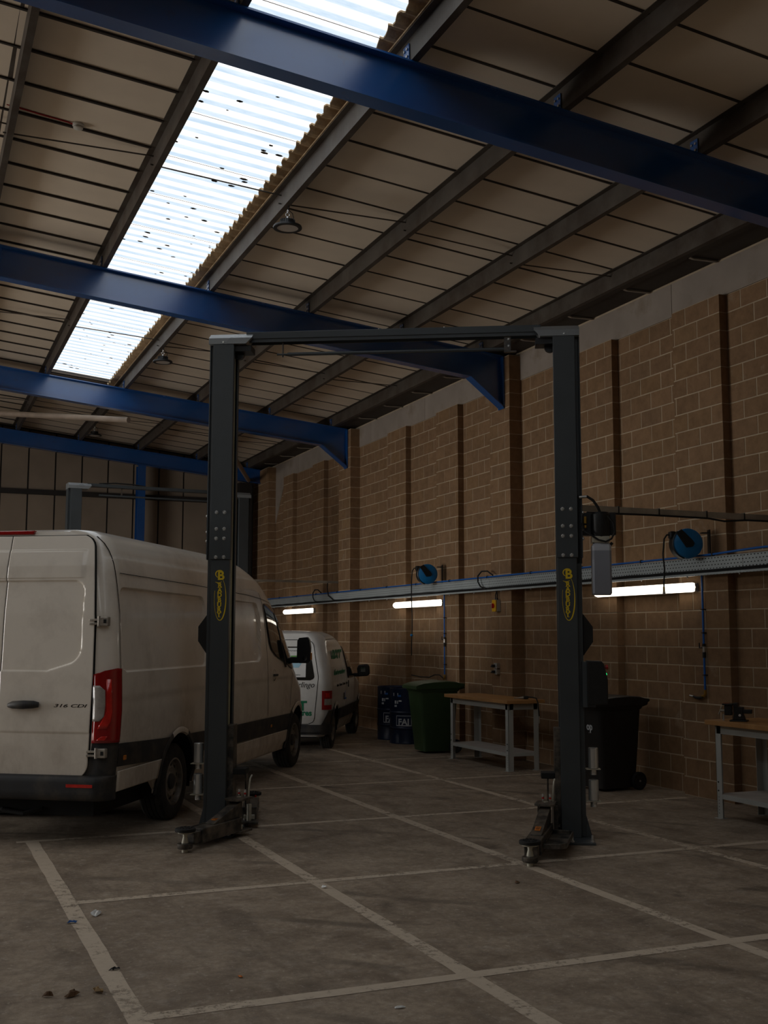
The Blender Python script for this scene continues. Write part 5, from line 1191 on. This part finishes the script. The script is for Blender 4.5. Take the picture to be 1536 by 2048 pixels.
# ------------------------------------------------------------------ benches
def bench(name_label, x0, y0, x1, y1, h):
    b = thing('workbench', name_label, 'workbench', (x0, y0, 0)); w, d = x1-x0, y1-y0
    MB().box(-.06, -.08, h-.045, w+.05, d+.08, h).build('top', 'bench_wood', b, bev=.004)
    for px, py in ((0, 0), (w-.05, 0), (0, d-.05), (w-.05, d-.05)):
        sx = 1 if px == 0 else -1; sy = 1 if py == 0 else -1; cx, cy = (px if px == 0 else px+.05), (py if py == 0 else py+.05)
        lg = MB().box(cx, cy, .004, cx+sx*.004, cy+sy*.075, h-.045).box(cx, cy, .004, cx+sx*.075, cy+sy*.004, h-.045).build('leg', 'bench_grey', b)
        MB().box(cx-sx*.025, cy-sy*.02, 0, cx+sx*.065, cy+sy*.065, .004).build('foot_plate', 'bench_grey', lg)
        for z in (.26, .34): MB().cyl((cx-sx*.001, cy+sy*.028, z), (cx-sx*.006, cy+sy*.028, z), .008, n=6).build('bolt', 'dark_rail', lg)
        for k in range(6): MB().cyl((cx-sx*.0005, cy+sy*.028, .05+.03*k), (cx-sx*.001, cy+sy*.028, .05+.03*k), .005, n=6).build('leg_slot', 'dark_rail', lg)
    for a in ((.0, .004), (w-.004, w)): MB().box(a[0], .02, h-.125, a[1], d-.02, h-.045).build('rail', 'bench_grey', b)
    for a in ((.0, .004), (d-.004, d)): MB().box(.02, a[0], h-.125, w-.02, a[1], h-.045).build('rail', 'bench_grey', b)
    sh_ = MB().box(.006, .006, .225, w-.006, d-.006, .23).build('shelf', 'shelf_grey', b)
    for q in ((.002, .01, .006, d-.01), (w-.006, .01, w-.002, d-.01), (.01, .002, w-.01, .006), (.01, d-.006, w-.01, d-.002)): MB().box(q[0], q[1], .185, q[2], q[3], .228).build('shelf_edge', 'bench_grey', sh_)
    return b
bench('grey steel bench with wooden top between the green bin and the lift', 7.12, 12.76, 7.57, 14.43, .90)
bench('grey steel bench with wooden top carrying the black vice', 7.17, 7.0, 7.73, 8.80, .92)
gn = thing('air_gun', 'black and grey air gun lying on the first bench with its lead hanging', 'air tool', (7.38, 12.86, .90), radians(-20))
MB().tube([(-.10, .02, .012), (-.03, .015, .018), (.04, .0, .022)], [.006, .011, .02], 8).build('barrel', 'bracket_metal', gn, smooth=40); MB().box(.02, -.022, .002, .085, .022, .045).build('motor_housing', 'black_plastic', gn, bev=.01)
MB().tube([(.08, -.01, .03), (.13, -.06, .03), (.16, -.17, .02), (.17, -.225, -.04), (.175, -.24, -.14), (.18, -.24, -.20)], .008, 8).build('lead', 'black_rubber', gn, smooth=50); MB().cyl((.18, -.24, -.20), (.18, -.238, -.29), .006, n=8).build('lead_end', 'bracket_metal', gn)
vc = thing('bench_vice', 'black iron vice bolted to the bench by the lower corner of the wall', 'vice', (7.27, 8.58, .92), radians(-48))
MB().prism([(-.075, -.07, 0), (.085, -.07, 0), (.085, .07, 0), (-.075, .07, 0)], (0, 0, .014)).build('base', 'vice_iron', vc, bev=.005)
MB().prism([(-.05, -.045, .014), (.065, -.045, .014), (.045, -.045, .07), (.05, -.045, .135), (-.04, -.045, .135), (-.035, -.045, .07)], (0, .09, 0)).build('body', 'vice_iron', vc, bev=.006)
MB().box(-.03, -.035, .075, .125, .035, .112).build('slide', 'vice_iron', vc, bev=.004); MB().box(-.125, -.04, .055, -.055, .04, .15).build('front_jaw', 'vice_iron', vc, bev=.008)
MB().box(-.14, -.06, .150, -.045, .06, .166).build('jaw_top', 'vice_iron', vc, bev=.004); MB().box(-.135, -.055, .166, -.08, .055, .169).build('jaw_plate', 'copper', vc); MB().box(-.04, -.055, .135, .0, .055, .172).build('back_jaw', 'vice_iron', vc, bev=.004)
MB().cyl((-.17, 0, .095), (-.05, 0, .095), .014, n=12).build('screw', 'bracket_metal', vc, smooth=40); MB().tube([(-.165, -.10, .07), (-.165, .0, .095), (-.165, .10, .13)], .006, 8).build('handle_bar', 'bracket_metal', vc, smooth=40)
MB().box(-.155, .06, -.14, -.14, .07, .06).build('hanging_strap', 'bench_grey', vc); MB().cyl((.02, -.05, .06), (.02, -.065, .06), .012, n=8).build('lock_nut', 'chrome', vc)

# ------------------------------------------------------------------ bins and drums
def wheelie(label, mtl, loc, rz, lid_up=0.):
    b = thing('wheelie_bin', label, 'bin', loc, rz)      # front toward -x, wheels and hinge toward +x
    def ring(z, x0, x1, w, r): 
        pts = []
        for cx, cy, a0 in ((x1-r, w-r, 0), (x0+r, w-r, 90), (x0+r, -w+r, 180), (x1-r, -w+r, 270)):
            for k in range(4): a = radians(a0+k*30); pts.append((cx+r*cos(a), cy+r*sin(a), z))
        return pts
    def loft(lv, nm, m=mtl, bot=True):
        v = [p for l in lv for p in ring(*l)]; n = 16
        f = [(j*n+i, j*n+(i+1) % n, (j+1)*n+(i+1) % n, (j+1)*n+i) for j in range(len(lv)-1) for i in range(n)]
        if bot: f += [tuple(range(n-1, -1, -1)), tuple((len(lv)-1)*n+i for i in range(n))]
        return MB().add(v, f).build(nm, m, b, smooth=30)
    loft([(.03, -.22, .24, .215, .04), (.06, -.225, .25, .22, .045), (.30, -.25, .27, .235, .05), (.93, -.315, .31, .27, .055)], 'body')
    loft([(.90, -.325, .32, .28, .06), (.945, -.345, .345, .292, .06), (.965, -.345, .345, .292, .06)], 'rim')
    MB().box(-.13, -.0, .1, -.13, 0, .1) if False else None
    lid = bpy.data.objects.new('lid', None); COL.objects.link(lid); lid.parent = b; lid.location = (.36, 0, .972)
    prof = [(-.735, -.035), (-.735, .01), (-.70, .03), (-.62, .055), (-.45, .075), (-.25, .082), (-.10, .07), (-.02, .05), (.03, .045), (.035, .02), (.0, .0), (-.03, -.02)]
    m_ = MB(); n = len(prof); ys = [(-.305, .86), (-.285, .97), (-.24, 1), (0, 1.02), (.24, 1), (.285, .97), (.305, .86)]
    v = []
    for y, k in ys: v += [(px, y, pz*k if pz > 0 else pz) for px, pz in prof]
    f = [(j*n+i, (j+1)*n+i, (j+1)*n+(i+1) % n, j*n+(i+1) % n) for j in range(len(ys)-1) for i in range(n)]+[tuple(range(n-1, -1, -1)), tuple((len(ys)-1)*n+i for i in range(n))]
    m_.add(v, f).build('lid_shell', mtl, lid, smooth=35, fix=True)
    MB().cyl((.02, -.27, .0), (.02, .27, .0), .018, n=10).build('hinge_bar', mtl, lid, smooth=40)
    MB().tube([(.31, -.24, .93), (.40, -.24, .955), (.405, 0, .955), (.40, .24, .955), (.31, .24, .93)], .016, 8).build('handle', mtl, b, smooth=40)
    for s in (-1, 1):
        w = bpy.data.objects.new('wheel', None); COL.objects.link(w); w.parent = b; w.location = (.27, s*.235, .10)
        MB().lathe([(.07, -.022), (.092, -.025), (.10, -.015), (.10, .015), (.092, .025), (.07, .022)], (0, 0, 0), 'y', 24).build('tyre', 'black_rubber', w, smooth=40)
        MB().lathe([(.075, .018), (.06, .012), (.02, .02), (0, .02)], (0, 0, 0), 'y', 20).lathe([(.075, -.018), (.06, -.012), (.02, -.02), (0, -.02)], (0, 0, 0), 'y', 20).build('wheel_disc', 'bin_black', w, smooth=40)
    MB().cyl((.27, -.26, .10), (.27, .26, .10), .012, n=8).build('axle', 'bracket_metal', b)
    return b
gb = wheelie('dark green wheelie bin standing by the wall beside the blue drums', 'bin_green', (7.27, 15.33, 0), radians(-4))
bb = wheelie('black wheelie bin with pale logo standing behind the lift', 'bin_black', (7.36, 10.93, 0), radians(5))
inst('bin_logo', text_mesh('op', .115, 'print_white', bold=.004, depth=.001), bb, (-.297, -.085, .71), (radians(90+4), 0, radians(-90)), (.85, 1, 1)); inst('bin_logo', text_mesh('london bins'[:0] or '-----', .03, 'print_white', depth=.001), bb, (-.291, -.085, .645), (radians(90+4), 0, radians(-90)))
def drum(label, loc, rz):
    d = thing('steel_drum', label, 'drum', loc, rz, 'blue oil drums'); r, h = .29, .875; pr = [(0, .02), (r-.012, .02), (r, .0), (r+.004, .012), (r, .024)]
    for zc in (.245, .49): pr += [(r, zc-.022), (r+.010, zc-.008), (r+.010, zc+.008), (r, zc+.022)]
    pr += [(r, h-.03), (r+.005, h-.016), (r+.004, h), (r-.012, h), (r-.014, h-.02), (0, h-.02)]
    MB().lathe(pr, n=48).build('drum_shell', 'drum_blue', d, smooth=32)
    MB().cyl((.16, 0, h-.02), (.16, 0, h-.004), .035, n=14).build('bung', 'bracket_metal', d)
    def wrap(me, nm, a, z):                            # bend flat print round the shell
        me = me.copy()
        for v in me.vertices:
            th = a+v.co.x/(r+.002); zz = z+v.co.y; rr = r+.0015+v.co.z; v.co = ((rr)*sin(th), -(rr)*cos(th), zz)
        inst(nm, me, d)
    wrap(text_mesh('FAI', .135, 'print_white', bold=.004, depth=.0006), 'brand_print', 0, .345)
    fr = MB(); s = .13
    for q in ((-s, .08, s, .088), (-s, -.075, s, -.062), (-s, -.075, -s+.008, .088), (s-.008, -.075, s, .088)):
        for k in range(6):
            a, b_ = lerp(q[0], q[2], k/6), lerp(q[0], q[2], (k+1)/6); fr.add([(a, q[1], 0), (b_, q[1], 0), (b_, q[3], 0), (a, q[3], 0)], [(0, 1, 2, 3)])
    wrap(fr.mesh('print_frame', 'print_white'), 'print_frame', 0, .36)
    for a, z, w, hh, m in ((-.5, .78, .10, .05, 'print_white'), (-.25, .76, .06, .03, 'sign_blue'), (-.45, .66, .07, .05, 'print_white'), (-.2, .68, .05, .02, 'print_white'), (-.5, .60, .05, .03, 'print_white')):
        wrap(MB().add([(-w/2, -hh/2, 0), (w/2, -hh/2, 0), (w/2, hh/2, 0), (-w/2, hh/2, 0)], [(0, 1, 2, 3)]).mesh('label_print', m), 'label_print', a, z)
drum('blue oil drum with white print nearest the small van', (7.60, 17.52, 0), radians(-38)); drum('blue oil drum with white print half hidden by the green bin', (7.52, 16.80, 0), radians(-38))

# ------------------------------------------------------------------ litter on the floor
lt = random.Random(21)
def scrap(name, label, cat, x, y, s, m, asp=.6, hgt=.012, grp='scraps on the floor'):
    a = lt.uniform(0, 6.3); n = 7; v = []; 
    for ringk, rr in enumerate((1, .55)):
        for k in range(n):
            t = 2*pi*k/n; q = rr*lt.uniform(.75, 1.2); v.append((s*q*cos(t), s*asp*q*sin(t), .003+hgt*lt.uniform(0, 1)*(1 if ringk else .6)))
    v.append((0, 0, hgt*.9)); f = [(k, (k+1) % n, n+(k+1) % n, n+k) for k in range(n)]+[(n+k, n+(k+1) % n, 2*n) for k in range(n)]
    o = MB().add(v, f).build(name, m, loc=(x, y, 0), rz=a); k = o.modifiers.new('thick', 'SOLIDIFY'); k.thickness = .0015
    return tag(o, label, cat, grp)
scrap('paper_scrap', 'white crumpled paper scrap beside the leftmost painted line', 'paper', 1.145, 7.27, .055, 'poster_white', .6, .03)
scrap('paper_scrap', 'tiny white paper scrap beside a line crossing in the middle of the floor', 'paper', 2.70, 7.43, .026, 'poster_white', .6, .02)
scrap('paper_scrap', 'flat white paper scrap at the bottom edge of the floor', 'paper', 2.18, 4.96, .03, 'poster_white', .5, .01)
scrap('plastic_scrap', 'small blue plastic scrap left of the painted line', 'plastic', .98, 7.12, .03, 'sign_blue', .5, .02)
scrap('plastic_scrap', 'dark scrap lying on the leftmost painted line', 'plastic', 1.055, 6.07, .03, 'seam_dark', .5, .015)
for x, y, s, lb in ((.80, 5.72, .05, 'curled brown leaf at the far left of the floor'), (.92, 5.73, .045, 'curled pale brown leaf next to the other floor leaves'), (.69, 5.75, .03, 'small brown leaf farthest left on the floor')): scrap('dead_leaf', lb, 'leaf', x, y, s, 'leaf_pale' if x > .9 else 'dead_leaf', .5, .03, 'leaves on the floor')
scrap('dead_leaf', 'small dark leaf on the bare floor right of the middle', 'leaf', 4.0, 7.07, .035, 'dead_leaf', .5, .01, 'leaves on the floor')
scrap('dead_leaf', 'orange brown leaf near the bottom corner of the lines', 'leaf', 1.62, 5.70, .022, 'label_orange', .5, .01, 'leaves on the floor')
